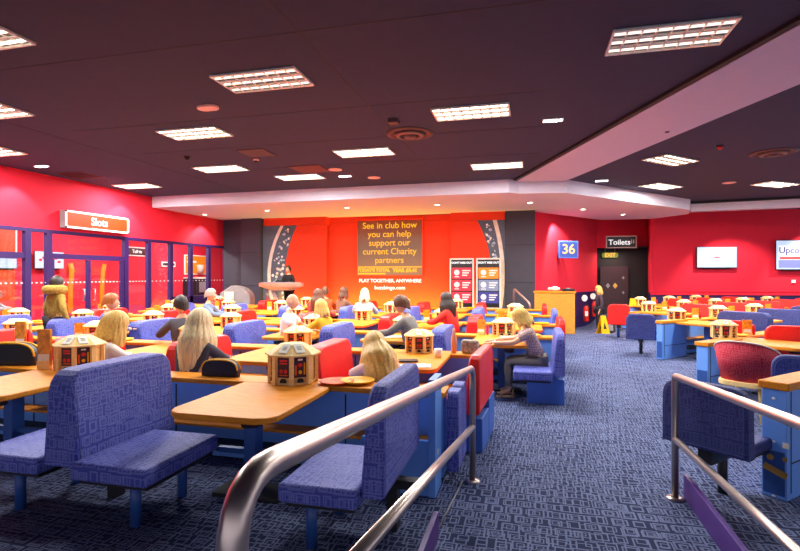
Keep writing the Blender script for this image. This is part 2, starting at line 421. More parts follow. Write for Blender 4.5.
b.build('frame', s)
M['yelltext'] = emitm('lit_yellow_lettering', 'ffb810', .4)
for i, ln in enumerate(('See in club how', 'you can help', 'support our', 'current Charity', 'partners')):
    text(ln, .33, 'lettering', Matrix.Translation((0, -.016, .83 - i * .325)) @ FACE_S, 'yelltext', s, bold=.002, ext=.002)
b = B(); b.box(-1.24, 1.24, -.014, -.01, -.74, -.70, 'yelltext'); b.box(-1.24, -.15, -.014, -.01, -1.0, -.94, 'yelltext'); b.build('banner_stripe', s)
text("TODAY'S TOTAL", .17, 'lettering', Matrix.Translation((-.62, -.016, -.84)) @ FACE_S, 'yelltext', s, bold=.01, ext=.002)
text('YEAR £4.41', .19, 'lettering', Matrix.Translation((.6, -.016, -.85)) @ FACE_S, 'yelltext', s, bold=.01, ext=.002)
t = thing('wall_slogan', (0, 0, 0), 0, 'white wall lettering with slogan and web address under the big screen', 'lettering')
text('PLAY TOGETHER, ANYWHERE', .185, 'slogan', Matrix.Translation((-5.1, SY + .25, 1.5)) @ FACE_S, 'signwhite', t, bold=.003, ext=.006, spacing=.96)
text('buzzbingo.com', .2, 'web_address', Matrix.Translation((-5.1, SY + .25, 1.24)) @ FACE_S, 'signwhite', t, bold=.002, ext=.006)

l = bpy.data.lights.new('lobby_fill', 'AREA'); l.size = .5; l.energy = 14; l.color = (1, .7, .6); o = bpy.data.objects.new('lobby_fill', l); C.objects.link(o); o.location = (3.6, 23.4, 2.75)  # added fill light to lift the toilet lobby, no fitting there
# freestanding poster boards at the right of the stage
M['postpink'] = mat('pink_poster_block', 'd8283c', .5, emit=.12); M['postorange'] = mat('orange_poster_block', 'f08010', .5, emit=.12)
M['postgrey'] = mat('grey_poster_block', '7484a0', .5, emit=.1); M['postnavy'] = mat('indigo_poster_block', '3a3c88', .5, emit=.1)
def poster(cx, cols, label):
    t = thing('poster_board', (cx, SY - .5, .35), 0, label, 'poster', 'poster boards on the stage')
    b = B(); b.box(-.37, .37, 0, .05, .25, 1.9, 'signblack'); b.build('panel', t)
    b = B()
    for q in ((-.42, -.37, .2, 1.95), (.37, .42, .2, 1.95), (-.37, .37, 1.9, 1.95), (-.37, .37, .2, .25)): b.box(q[0], q[1], -.01, .06, q[2], q[3], 'cream')
    b.build('frame', t)
    b = B(); b.box(-.3, -.22, -.05, .2, 0, .2, 'steel'); b.box(.22, .3, -.05, .2, 0, .2, 'steel'); b.build('foot', t)
    text("DON'T MISS OUT", .092, 'lettering', Matrix.Translation((0, -.004, 1.79)) @ FACE_S, 'signwhite', t, bold=.004, ext=.002)
    for i, c in enumerate(cols):
        z = 1.24 - i * .42; b = B(); b.box(-.34, .34, -.006, 0, z, z + .38, c)
        b.ball((-.17, -.008, z + .21), (.1, .004, .1), 'white', 10); b.box(-.25, -.09, -.012, -.006, z + .05, z + .08, 'white')
        for j in range(3): b.box(.02, .3 - .05 * j, -.01, -.006, z + .26 - j * .08, z + .3 - j * .08, 'white')
        b.build('offer_block', t)
poster(-2.3, ('postpink', 'postpink', 'postpink'), 'framed poster board with three pink blocks standing on the stage')
poster(-1.38, ('postorange', 'postgrey', 'postnavy'), 'framed poster board with orange, grey and indigo blocks beside the dark pillar')

# angled red wall to the toilets, right wall
def wall(name, a, c, z0, z1, m, th=.12):
    a = Vector(a); c = Vector(c); d = (c - a).normalized(); n = Vector((-d.y, d.x)) * th
    b = B(); b.prism([tuple(a), tuple(c), tuple(c + n), tuple(a + n)], z0, z1, m); return struct(b.build(name))
K0 = (.17, 18.46); K1 = at(597, 22.1); K2 = at(648, 22.1); K3 = at(650, 20.6); K4 = at(860, 19.7)
DADO = 1.0
wall('wall_angled', K0, K1, DADO, SOF + .3, 'redwall'); wall('baseboard_angled', K0, K1, -.45, DADO, 'purple', .14)
wall('wall_right', K3, K4, DADO, CEIL, 'redwall'); wall('baseboard_right', K3, K4, -.45, DADO, 'purple', .14)
ZO = 1.7 + 27.5 * 22.1 / 510
wall('wall_toilets', K1, K2, ZO, SOF + .3, 'redwall')
jx = at(640, 24.4); jx2 = at(600, 24.4)
wall('wall_jamb', K2, K3, DADO, SOF + .3, 'redwall'); wall('baseboard_jamb', K2, K3, -.45, DADO, 'purple', .14)
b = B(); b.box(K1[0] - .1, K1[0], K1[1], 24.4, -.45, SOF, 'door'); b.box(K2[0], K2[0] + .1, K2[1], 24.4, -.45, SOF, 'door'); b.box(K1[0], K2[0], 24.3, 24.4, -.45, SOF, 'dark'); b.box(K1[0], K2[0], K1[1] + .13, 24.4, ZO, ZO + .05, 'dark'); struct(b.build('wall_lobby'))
b = B()
for off, z0, z1 in ((.03, 1.05, 1.11), (.05, .92, 1.0)):
    a = Vector(K3); c = Vector(K4); d = (c - a).normalized(); n = Vector((d.y, -d.x)) * off
    b.prism([tuple(a), tuple(a + n), tuple(c + n), tuple(c)], z0, z1, 'redwall')
    a = Vector(K0) + Vector((.0, .0)); c = Vector(K1); d = (c - a).normalized(); n = Vector((d.y, -d.x)) * off
    if off == .03: b.prism([tuple(a), tuple(a + n), tuple(c + n), tuple(c)], z0 - .06, z1 - .08, 'purple')
struct(b.build('trim_11'))
# toilet lobby door
t = thing('door_2', (K1[0] + .1, 24.1, -.4), 0); t['kind'] = 'structure'
b = B(); b.box(.1, 1.25, 0, .06, 0, 2.5, 'door'); b.build('door_leaf', t)
M['brass'] = mat('brass_plate', 'd8a850', .4, .6)
for x, z, m, r in ((.42, 1.65, 'grey', .12), (.72, 1.65, 'brass', .13), (1.05, 2.0, 'grey', .07), (1.05, 1.35, 'grey', .07)):
    b = B(); b.prism([(x - r * .75, z), (x, z - r), (x + r * .75, z), (x, z + r)], 0, .02, m, Matrix.Rotation(PI / 2, 4, 'X')); b.build('diamond_plate', t)

# ------------------------------------------------------------------ CEILING FITTINGS
def make_troffer(tm='tube', wd=1.2, dp=.62, nx=8, ny=3):
    def f():
        t = thing('ceiling_light')
        b = B()
        for q in ((-wd / 2, wd / 2, -dp / 2, -dp / 2 + .025), (-wd / 2, wd / 2, dp / 2 - .025, dp / 2), (-wd / 2, -wd / 2 + .025, -dp / 2, dp / 2), (wd / 2 - .025, wd / 2, -dp / 2, dp / 2)): b.box(*q, -.03, 0, 'louver')
        b.box(-wd / 2, wd / 2, -dp / 2, dp / 2, -.008, 0, 'grey'); b.build('frame', t)
        b = B()
        for i in range(1, nx): x = -wd / 2 + wd * i / nx; b.box(x - .01, x + .01, -dp / 2, dp / 2, -.028, -.012, 'louver')
        for j in range(1, ny): y = -dp / 2 + dp * j / ny; b.box(-wd / 2, wd / 2, y - .012, y + .012, -.028, -.012, 'louver')
        b.build('louver', t)
        for j in range(ny):
            y = -dp / 2 + dp * (j + .5) / ny
            b = B(); b.tube([(-wd / 2 + .03, y, -.012), (wd / 2 - .03, y, -.012)], .018, tm, 8); b.build('lamp_tube', t)
        return t
    return f
TP = Proto(make_troffer()); TPD = Proto(make_troffer('dimtube'))
def area(loc, rz, wd, dp, power, col=(1, .96, .93)):
    l = bpy.data.lights.new('troffer_lamp', 'AREA'); l.shape = 'RECTANGLE'; l.size = wd; l.size_y = dp; l.energy = power; l.color = col
    o = bpy.data.objects.new('troffer_lamp', l); C.objects.link(o); o.location = loc; o.rotation_euler = (0, 0, rz); o.visible_camera = False; return o
def spot(loc, power, size=95, blend=.6, col=(1, .84, .66), aim=None, r=.06):
    l = bpy.data.lights.new('downlight_lamp', 'SPOT'); l.energy = power; l.spot_size = math.radians(size); l.spot_blend = blend; l.color = col; l.shadow_soft_size = r
    o = bpy.data.objects.new('downlight_lamp', l); C.objects.link(o); o.location = loc
    if aim: o.rotation_euler = (Vector(aim) - Vector(loc)).to_track_quat('-Z', 'Y').to_euler()
    return o
TR = [(-3.43, 6.1, 0, 'nearest large louvred ceiling light left of centre'), (1.45, 6.08, 0, 'dim louvred ceiling light beside the oblique beam'),
      (-.9, 8.1, 0, 'louvred ceiling light just right of the round air vent'), (-5.9, 8.06, 0, 'louvred ceiling light behind the oval cream ceiling speaker'),
      (-7.25, 10.9, 0, 'louvred ceiling light between the smoke detector and left wall lights'), (-3.37, 10.2, 0, 'louvred ceiling light directly behind the round air vent'),
      (-5.85, 12.33, 0, 'louvred ceiling light close to the pink soffit above the starry arc'), (-.75, 12.2, 0, 'louvred ceiling light close to the soffit where the beam meets it'),
      (-11.0, 12.4, 0, 'louvred ceiling light in the far left corner beside the red wall'), (-8.32, 6.2, 0, 'louvred ceiling light cut by the left edge, middle of three'),
      (-5.93, 4.2, 0, 'louvred ceiling light cut by the left edge, nearest of three'), (-10.95, 8.25, 0, 'louvred ceiling light cut by the left edge, farthest of three'),
      (3.05, 12.57, 45, 'nearer louvred ceiling light right of the beam'), (3.68, 16.2, 45, 'farther louvred ceiling light right of the beam'), (6.75, 16.65, 35, 'louvred ceiling light at the far right edge')]
for x, y, r, lab in TR:
    dim = y < 6.15 and x > -4
    (TPD if dim else TP).place((x, y, CEIL - .002), math.radians(r), lab, 'ceiling light', 'louvred ceiling lights')
    area((x, y, CEIL - .05), math.radians(r), 1.05, .5, TROFFER_W * (.35 if dim or y < 5 else 1))
for x, y in ((8, 8), (9, 14), (5.2, 11)):
    area((x, y, CEIL - .05), 0, 1.05, .5, TROFFER_W * .8)
for x, y, z in ((-14.5, 5, 4.1), (-14.5, 10, 4.1), (-14.5, 15, 4.1), (-14.5, 21, 4.1)): area((x, y, z), 0, 1, 1, 150)
def make_down():
    t = thing('downlight'); b = B(); b.lathe([(.1, 0), (.1, -.012), (.075, -.016), (.07, -.004)], 'white', 20); b.build('trim_ring', t)
    b = B(); b.lathe([(.07, -.003), (.07, -.012)], 'bulb', 20); b.build('lens', t); return t
DP = Proto(make_down)
DL = [(-11.55, 16.34, 'over the glazed left wall'), (-8.78, 15.9, 'in front of the left starry arc'), (-5.84, 15.85, 'in front of the big screen, left one'), (-2.84, 15.88, 'in front of the big screen, right one'), (0, 16.15, 'in front of the dark pillar'), (1.73, 18.17, 'over the wooden counter'), (3.3, 20.1, 'before the toilets entrance')]
for x, y, lab in DL:
    DP.place((x, y, SOF - .001), 0, 'small round soffit downlight ' + lab, 'downlight', 'soffit downlights')
    spot((x, y, SOF - .05), SPOT_W, 120, .8)
# wall-washing spots tucked along the left wall
for y in (9.6, 13.0, 16.9): spot((WX + .55, y, CEIL - .12 if y < 14 else SOF - .06), 90, 100, .5, (1, .8, .7), (WX, y, 1.5), .04)
for px, Yc in ((560, 19), (830, 18.5), (740, 18.4)):
    x, y = at(px, Yc - .6 if px == 560 else Yc); spot((x, y, CEIL - .4 if px != 560 else SOF - .06), 260, 95, .5, (1, .84, .7), (x + .4, y + 1.2, 1.2), .04)
for x, w_ in ((-8.9, 1.6), (-5.1, 4.6), (-1.9, 1.2)):                       # amber LED battens along the foot of the backdrop
    l = bpy.data.lights.new('stage_batten', 'AREA'); l.shape = 'RECTANGLE'; l.size = w_; l.size_y = .12; l.energy = 15 * w_; l.color = (1, .6, .06)
    o = bpy.data.objects.new('stage_batten', l); C.objects.link(o); o.location = (x, SY - .25, .42); o.rotation_euler = (math.radians(150), 0, 0); o.visible_camera = False
t = None
def make_cool():
    t = thing('ceiling_spotlight'); b = B(); b.box(-.17, .17, -.07, .07, -.02, 0, 'louver'); b.build('housing', t)
    b = B()
    for i in range(5): b.box(-.15 + i * .062, -.105 + i * .062, -.05, .05, -.027, -.02, 'coolbulb')
    b.build('lens', t); return t
CP = Proto(make_cool)
for x, y, lab in ((.37, 8.87, 'beside the right of the beam foot'), (-11.2, 9.6, 'by the left red wall'), (-4.66, 12.5, 'near the soffit centre'), (1.9, 14.85, 'right of the beam near the soffit')):
    CP.place((x, y, CEIL), 0, 'small bright white ceiling spotlight ' + lab, 'spotlight', 'bright ceiling spotlights')
def make_disc(w_, m): 
    def f():
        b = B(); b.lathe([(w_, 0), (w_, -.015), (w_ * .8, -.03), (w_ * .3, -.035)], m, 24); return b.build('ceiling_speaker')
    return f
M['peach'] = mat('peach_plastic', 'f0b8a8', .5)
b = B(); b.prism(rrect(.34, .2, .09), -.04, 0, 'peach', None, .01); tag(b.build('ceiling_speaker', None, (-4.8, 6.87, CEIL)), 'oval cream speaker between the two nearest left louvred lights', 'speaker')
for x, y, lab in ((-4.63, 11.73, 'behind the dark access panel'), (-4.01, 12.94, 'next to the soffit edge'), (5.4, 16.1, 'in the right ceiling part')):
    b = B(); b.lathe([(.17, 0), (.17, -.012), (.13, -.02)], 'peach', 24); tag(b.build('ceiling_speaker', None, (x, y, CEIL)), 'flat round cream ceiling speaker ' + lab, 'speaker')
for i, (x, y, lab) in enumerate(((-7.26, 9.65, 'left part of the ceiling'), (-5.95, 10.28, 'above the table rows near the access panel'), (2.35, 9.9, 'just right of the oblique beam'), (3.68, 11.46, 'right of the beam beside the round vent'))):
    t = thing('smoke_detector', (x, y, CEIL), 0, 'small smoke detector, ' + lab, 'smoke detector')
    b = B(); b.lathe([(.07, 0), (.07, -.02), (.05, -.03)], 'dark' if i != 1 else 'peach', 16); b.build('base', t)
    b = B(); b.lathe([(.045, -.03), (.05, -.05), (.03, -.075)], 'dark' if i != 3 else 'redprint', 16); b.build('sensor', t)
M['ventbrown'] = mat('brown_vent_metal', '4a3438', .5, .3)
M['ventlight'] = mat('tan_vent_metal', '7a5c54', .5, .3)
for x, y, sc, lab in ((-2.13, 9.09, 1, 'round brown air vent with rings in the middle of the ceiling'), (4.98, 12.39, 1, 'round dark air vent in the right ceiling part')):
    t = thing('round_air_vent', (x, y, CEIL), 0, lab, 'air vent')
    b = B(); b.lathe([(.44, 0), (.44, -.01), (.36, -.035), (.33, -.01)], 'ventbrown', 36); b.build('outer_ring', t)
    b = B(); b.lathe([(.3, -.002), (.3, -.012)], 'dark', 36); b.build('throat', t)
    b = B(); b.lathe([(.27, -.02), (.24, -.06), (.19, -.065), (.2, -.02)], 'ventlight', 36); b.build('middle_ring', t)
    b = B(); b.lathe([(.13, -.02), (.1, -.075), (.04, -.085)], 'ventbrown', 28); b.build('cone', t)
for x, y, wd, lab, m in ((-11.3, 10.8, .8, 'dark rectangular air grille by the left wall', 'dark'),):
    b = B(); 
    for i in range(7): b.box(-.4, .4, -.35 + i * .1, -.3 + i * .1, -.02, 0, m)
    b.box(-.44, .44, -.4, .36, -.008, 0, 'ventbrown'); tag(b.build('air_grille', None, (x, y, CEIL)), lab, 'air grille')
for x, y, w_, lab in ((-5.6, 9.7, .6, 'dark square access panel in front of the second row of lights'), (-5.2, 11.5, .8, 'dark access panel just before the soffit light'), (-2.2, 8.2, .16, 'small square sensor box in front of the round vent')):
    b = B(); b.box(-w_ / 2, w_ / 2, -w_ / 2, w_ / 2, -.015 if w_ > .3 else -.07, 0, 'ventbrown'); tag(b.build('access_panel' if w_ > .3 else 'sensor_box', None, (x, y, CEIL)), lab, 'ceiling panel')

# ------------------------------------------------------------------ WALL SIGNS AND SCREENS
def face_x(mtx_loc): return Matrix.Translation(mtx_loc) @ Matrix.Rotation(PI / 2, 4, 'Z') @ FACE_S    # read from +X side
ys0, ys1 = wy(59), wy(123)
t = thing('sign', (WX, 0, 0), 0, 'orange lit sign reading Slots over the glazed door', 'sign')
b = B(); b.box(.02, .2, ys0, ys1, 2.97, 3.44, 'grey', bev=.01); b.build('case', t)
b = B(); b.box(.2, .215, ys0 + .07, ys1 - .07, 3.03, 3.38, 'signorange'); b.build('panel', t)
b = B(); 
for q in ((ys0, ys0 + .05, 2.97, 3.44), (ys1 - .05, ys1, 2.97, 3.44), (ys0, ys1, 2.97, 3.02), (ys0, ys1, 3.39, 3.44)): b.box(.2, .22, q[0], q[1], q[2], q[3], 'white')
b.build('rim', t)
text('Slots', .3, 'lettering', face_x((.222, (ys0 + ys1) / 2, 3.2)), 'signwhite', t, bold=.006)
# inside slots room
XW = -16.8
def iy(px): d = ray(px); return XW / d[0] * d[1]
t = thing('sign', (XW, 0, 0), 0, 'large orange poster panel behind the glass at the far left', 'sign')
b = B(); b.box(0, .06, iy(-30), iy(14), 2.45, 3.5, 'signorange'); b.build('panel', t)
b = B(); b.box(0, .07, iy(14), iy(15.5), 2.45, 3.5, 'white'); b.build('rim', t)
b = B(); b.box(0, .04, iy(-30), iy(14), .2, 2.0, 'signorange'); tag(b.build('wall_panel', None, (XW, 0, 0)), 'orange lower wall panel behind the glass at the far left', 'wall panel')
M['tvblue'] = emitm('blue_white_screen', 'c0d4f4', .4); M['tvred'] = emitm('red_screen_graphic', 'e03828', .4)
def tv(loc, rz, w_, h_, label, extra=None, mm='tvblue'):
    t = thing('television', loc, rz, label, 'television')
    b = B(); b.box(-w_ / 2, w_ / 2, -.05, 0, -h_ / 2, h_ / 2, 'black', bev=.008); b.build('case', t)
    b = B(); b.box(-w_ / 2 + .02, w_ / 2 - .02, -.056, -.05, -h_ / 2 + .02, h_ / 2 - .02, mm); b.build('display', t)
    b = B(); b.box(-w_ * .35, w_ * .35, 0, .12, -h_ / 2 - .04, h_ / 2 - .15, 'dark'); b.build('wall_mount', t)
    return t
XT = XW + .15
dd = ray(42); yy = XT / dd[0] * dd[1]
t = tv((XT, yy + .25, 2.25), PI / 2, 1.15, .62, 'television with a red and white advert behind the glass partition')
b = B()
for i in range(7): b.ball((-.35 + i * .12, -.058, .08 * math.sin(i * 1.7)), (.07, .003, .05), 'tvred', 8)
b.build('picture', t)
for k2, px in enumerate((1, 10)):
    dd = ray(px); yy = XT / dd[0] * dd[1]; tv((XT, yy, 2.1), PI / 2, .4, .36, ('small blue monitor behind the glass at the far left edge', 'second small blue monitor behind the glass, right of the edge one')[k2])
M['amber'] = emitm('amber_neon_strip', 'ff8a0c', .35)
for k2, (px, top) in enumerate(((70.5, 263), (102, 265))):
    dd = ray(px); q = -16.6 / dd[0]; yy = dd[1] * q
    b = B(); b.tube([(-16.6, yy, .3), (-16.6, yy, 1.2), (-16.6, yy + .06, 1.9), (-16.6, yy + (.12 if k2 else 0), 2.15)], .08, 'amber', 10); tag(b.build('light_column', None), ('left', 'right')[k2] + ' amber light column behind the glazed door', 'light column')
def inside_sign(px0, px1, z0, z1, x, m, label, word=None, rim='white'):
    d0, d1 = ray(px0), ray(px1); y0 = x / d0[0] * d0[1]; y1 = x / d1[0] * d1[1]
    t = thing('sign', (x, 0, 0), 0, label, 'sign'); b = B(); b.box(0, .05, y0, y1, z0, z1, rim); b.build('frame', t)
    g_ = .05; b = B(); b.box(.05, .06, y0 + g_, y1 - g_, z0 + g_, z1 - g_, m); b.build('panel', t)
    if word: text(word, (z1 - z0) * .5, 'lettering', face_x((.062, (y0 + y1) / 2, (z0 + z1) / 2)), 'signwhite', t, bold=.006)
    return t, y0, y1
X2 = -16.8
inside_sign(126.5, 145, 2.55, 2.95, X2, 'signblack', 'black sign reading Toilets seen through the glass partition', 'Toilets')
inside_sign(161, 174.5, 2.12, 2.35, X2, 'darkprint', 'small dark notice with white rim seen through the glass')
t, y0, y1 = inside_sign(184, 205.5, 1.75, 2.75, X2, 'postorange', 'orange poster with a paper cup seen through the glass')
b = B(); b.lathe([(.16, 0), (.2, .4), (.2, .42)], 'cream', 16, (.12, (y0 + y1) / 2 + .25, 1.83)); b.build('cup_picture', t)
b = B(); b.box(.06, .07, y0 + .15, y0 + .9, 2.35, 2.45, 'white'); b.box(.06, .07, y0 + .15, y0 + .6, 2.55, 2.62, 'white'); b.build('printed_text', t)
# purple cabinets & bins behind the glass
t = thing('drinks_machine', (-15.6, iy(193) * .94, 0), 0, 'dark drinks machine behind the glass under the cup poster', 'drinks machine')
b = B(); b.box(-.4, .4, -.5, .5, 0, 1.55, 'black', bev=.03); b.build('body', t); b = B(); b.box(.4, .42, -.35, .35, .9, 1.4, 'grey'); b.build('front_panel', t); b = B(); b.box(-.38, .38, -.45, .45, 1.55, 1.62, 'cream'); b.build('lid', t)
# right side screens
def on_right(px, Yc_off=0):
    a = Vector(K3); c = Vector(K4); d = ray(px); D = Vector(d); e = c - a
    q = (a.x * e.y - a.y * e.x) / (D.x * e.y - D.y * e.x); return D * q
RW = math.atan2(K4[1] - K3[1], K4[0] - K3[0])
p = on_right(714.5); Yc = 20.1
t = tv((p[0] + .14 * math.sin(RW), p[1] - .14 * math.cos(RW), 2.42), RW, 1.5, .84, 'pale blue television with a small red mark on the right wall')
b = B(); b.box(-.1, .1, -.062, -.056, -.02, .02, 'tvred'); b.build('picture', t)
p = on_right(799)
t = tv((p[0] + .14 * math.sin(RW), p[1] - .14 * math.cos(RW), 2.5), RW, 1.9, 1.15, 'television with white script lettering at the right edge')
M['tvviolet'] = emitm('violet_screen_graphic', '8890dc', .38)
b = B(); b.box(-.85, .9, -.062, -.056, -.02, .36, 'signwhite'); b.box(-.8, .2, -.064, -.056, -.16, -.08, 'tvred'); b.box(-.85, .9, -.062, -.056, -.5, -.2, 'tvviolet'); b.build('picture', t)
text('Upcoming', .34, 'lettering', Matrix.Translation((-.15, -.066, .17)) @ FACE_S, 'postnavy', t, bold=.006, ext=.001)
p = on_right(793); b = B(); b.box(-.07, .07, -.03, 0, -.06, .06, 'white'); tag(b.build('wall_switch', None, (p[0], p[1] - .02, 1.47), RW), 'small white square switch on the right wall below the television', 'switch')
# number display on the angled wall
dW = (Vector(K1) - Vector(K0)); ang = math.atan2(dW.y, dW.x)
def on_ang(px):
    a = Vector(K0); e = dW; D = Vector(ray(px)); q = (a.x * e.y - a.y * e.x) / (D.x * e.y - D.y * e.x); return D * q
p = on_ang(557); q = Vector((math.sin(ang), -math.cos(ang)))
t = thing('number_display', (p[0] + q.x * .3 + .1, p[1] + q.y * .3, 2.66), math.radians(16), 'blue number display showing 36 on the angled red wall', 'display')
b = B(); b.box(-.37, .37, -.1, 0, -.32, .32, 'bluedark', bev=.01); b.build('case', t)
M['dispblue'] = emitm('blue_display_face', '2c50b0', .36); M['disporange'] = emitm('cream_numerals', 'ffc080', .42)
b = B(); b.box(-.32, .32, -.106, -.1, -.27, .27, 'dispblue'); b.build('face', t)
text('36', .5, 'lettering', Matrix.Translation((0, -.112, .0)) @ FACE_S, 'disporange', t, bold=.008)
b = B(); b.tube([(0, 0, 0), (-.1, .35, 0)], .04, 'dark', 8); b.build('wall_bracket', t)
# Toilets sign and exit sign
xs_, ys_ = at(621, 21.95)
t = thing('sign', (xs_, ys_ + .0, 3.14), math.radians(0), 'black framed sign reading Toilets above the dark lobby opening', 'sign')
b = B(); b.box(-.68, .68, -.06, 0, -.29, .29, 'signblack'); b.build('panel', t)
b = B()
for q in ((-.7, -.65, -.3, .3), (.65, .7, -.3, .3), (-.65, .65, .25, .3), (-.65, .65, -.3, -.25)): b.box(q[0], q[1], -.075, 0, q[2], q[3], 'cream')
b.build('frame', t); text('Toilets', .36, 'lettering', Matrix.Translation((-.08, -.066, -.02)) @ FACE_S, 'signwhite', t, bold=.003)
b = B()
for sx in (.47, .56):
    b.ball((sx, -.064, .09), (.025, .004, .025), 'white', 8); b.box(sx - .022, sx + .022, -.066, -.06, -.08, .06, 'white')
b.build('pictogram', t)
xs_, ys_ = at(610, 22.6)
t.scale = (.88,) * 3
t = thing('exit_sign', (xs_, ys_, 2.6), 0, 'green lit exit sign hanging in the toilets opening', 'sign')
M['exitg'] = emitm('lit_exit_face', '6a7c0c', .3)
b = B(); b.prism(rrect(.68, .24, .1), -.02, .02, 'exitg', FACE_S); b.build('face', t)
text('EXIT', .22, 'lettering', Matrix.Translation((0, -.026, 0)) @ FACE_S, 'yelltext', t, bold=.008)
b = B(); b.tube([(-.2, 0, .12), (-.2, 0, ZO - 2.6 + .1)], .01, 'steel', 6); b.tube([(.2, 0, .12), (.2, 0, ZO - 2.6 + .1)], .01, 'steel', 6); b.build('hanger', t)

# ------------------------------------------------------------------ BENCHES, TABLES, DIVIDERS
def taper_back(L, z0, z1, t0, t1, m, x0=0, side=0, r=.13):
    """upholstered back: rounded outline in y-z, tapering in x; side: 0 both faces slope, +1/-1 only that face"""
    n = len(rrect(L, z1 - z0, r, 4, (1, 1, 0, 0)))
    out = rrect(L, z1 - z0, r, 4, (1, 1, 0, 0), 0, (z0 + z1) / 2)
    def T(z): k_ = (z - z0) / (z1 - z0); return (t0 + (t1 - t0) * k_) / 2
    b = B()
    if side == 0: A_ = [(x0 - T(z), y, z) for y, z in out]; D_ = [(x0 + T(z), y, z) for y, z in out]
    elif side > 0: A_ = [(x0 - t0 / 2, y, z) for y, z in out]; D_ = [(x0 - t0 / 2 + 2 * T(z), y, z) for y, z in out]
    else: A_ = [(x0 + t0 / 2 - 2 * T(z), y, z) for y, z in out]; D_ = [(x0 + t0 / 2, y, z) for y, z in out]
    vs, fs = b.put(A_ + D_, [tuple(range(n)), tuple(range(n, 2 * n))[::-1]] + [(i, n + i, n + (i + 1) % n, (i + 1) % n) for i in range(n)], m)
    es = list({e for f in fs[:2] for e in f.edges})
    rr = bmesh.ops.bevel(b.bm, geom=es, offset=.02, segments=3, profile=.5, affect='EDGES')
    for f in rr['faces']: f.smooth = True
    pip = B()
    for S in (A_, D_):
        cxx = sum(v[0] for v in S) / n
        sg = 1 if cxx > x0 else -1
        pts = [(v[0] - sg * .004, v[1] * (1 - .028 / (L / 2)), z0 + .03 + (v[2] - z0) * (1 - .055 / (z1 - z0))) for v in S]
        pip.tube(pts + [pts[0]], .0065, 'navy_pipe' if m != 'red' else 'red', 6, False)
    return b, pip
BL = .98   # back length
def bench(kind, col, top=.95, base='leg'):
    """kind 'double' or 'single' (seat on -x side, back outer face +x). local y: centre of the bench"""
    def f():
        t = thing('bench')
        m = col
        if kind == 'double':
            bk, pp = taper_back(BL, .4, top, .3, .19, m)
        else:
            bk, pp = taper_back(BL, .4, top, .15, .1, m, 0, -1)
        o = bk.build('backrest', t); pp.build('piping', o)
        for sx in ((-1, 1) if kind == 'double' else (-1,)):
            off = .14 if kind == 'double' else .075
            b = B(); x0, x1 = sorted((sx * off, sx * (off + (.6 if kind == 'double' else .5)))); b.box(x0, x1, -.55, .24, .34, .46, m, None, .025, 3); sd = b.build('seat', t)
            b = B(); b.box(x0 + .03, x1 - .03, -.5, .2, .31, .34, 'black'); b.build('seat_pan', sd)
            if base == 'leg':
                
                for ly_ in (-.36, .12): b = B(); b.cyl((sx * (off + .36), ly_), .036, 0, .32, 'bluesteel', 16); b.build('leg', t)
        if base == 'leg':
            b = B(); b.box(-.035, .035, -.05, .05, 0, .42, 'black'); b.box(-.2, .2, -.04, .04, .28, .34, 'black'); b.build('support_post', t)
        else:
            b = B(); b.box(-.4, .08, -.34, .46, 0, .33, 'bluedark', None, .008); b.build('base_box', t)
            b = B(); b.box(-.09, .085, .1, .5, .03, .42, 'bluedark', None, .005); b.build('back_panel', t)
        return t
    return Proto(f)
P_bench = {}
def put_bench(kind, col, top, base, loc, rz, label, group):
    k_ = (kind, col, top, base)
    if k_ not in P_bench: P_bench[k_] = bench(kind, col, top, base)
    return P_bench[k_].place(loc, rz, label, 'bench', group)
def make_table():
    t = thing('table')      # local: near rounded end at y=-1.06, joined to divider at y=0
    b = B(); b.prism(rrect(.84, 1.06, .12, 6, (0, 0, 1, 1), 0, -.53), .69, .735, 'tabletop', None, .012); b.build('tabletop', t)
    b = B(); b.box(-.05, .05, -.62, -.5, .02, .69, 'bluesteel', None, .005); b.build('leg', t)
    b = B(); b.box(-.3, .3, -.58, -.53, .3, .34, 'bluesteel'); b.build('crossbar', t)
    b = B(); b.box(-.28, .28, -.7, -.42, 0, .03, 'black', None, .005); b.build('foot_plate', t)
    b = B(); b.lathe([(.07, .60), (.075, .66), (.06, .69)], 'ventbrown', 16, (.12, -.8, 0)); b.build('call_button_box', t)
    return t
P_table = Proto(make_table)
def divider(name, x0, x1, y, rz, org, label, h=.735, plate=True, end='right'):
    t = thing(name, (org[0], org[1], 0), rz, label, 'divider', 'blue divider counters between the tables')
    b = B(); b.box(x0, x1, y + .04, y + .24, .02, h - .05, 'bluepaint'); b.build('panel', t)
    b = B()
    n = max(1, int((x1 - x0) / .82))
    for i in range(1, n): x = x0 + (x1 - x0) * i / n; b.box(x - .006, x + .006, y + .036, y + .04, .05, h - .07, 'dark'); b.box(x - .006, x + .006, y + .24, y + .244, .05, h - .07, 'dark')
    if n > 1: b.build('seam', t)
    b = B(); b.box(x0 - .02, x1 + .02, y, y + .28, h - .045, h, 'tabletop', None, .01); b.build('ledge', t)
    b = B(); b.box(x0 + .05, x1 - .08, y - .14, y + .04, .34, .365, 'tabletop', None, .006); b.build('low_shelf', t)
    b = B(); b.box(x0 + .05, x1 - .1, y - .1, y + .04, .12, .19, 'black'); b.build('foot_rail', t)
    return t

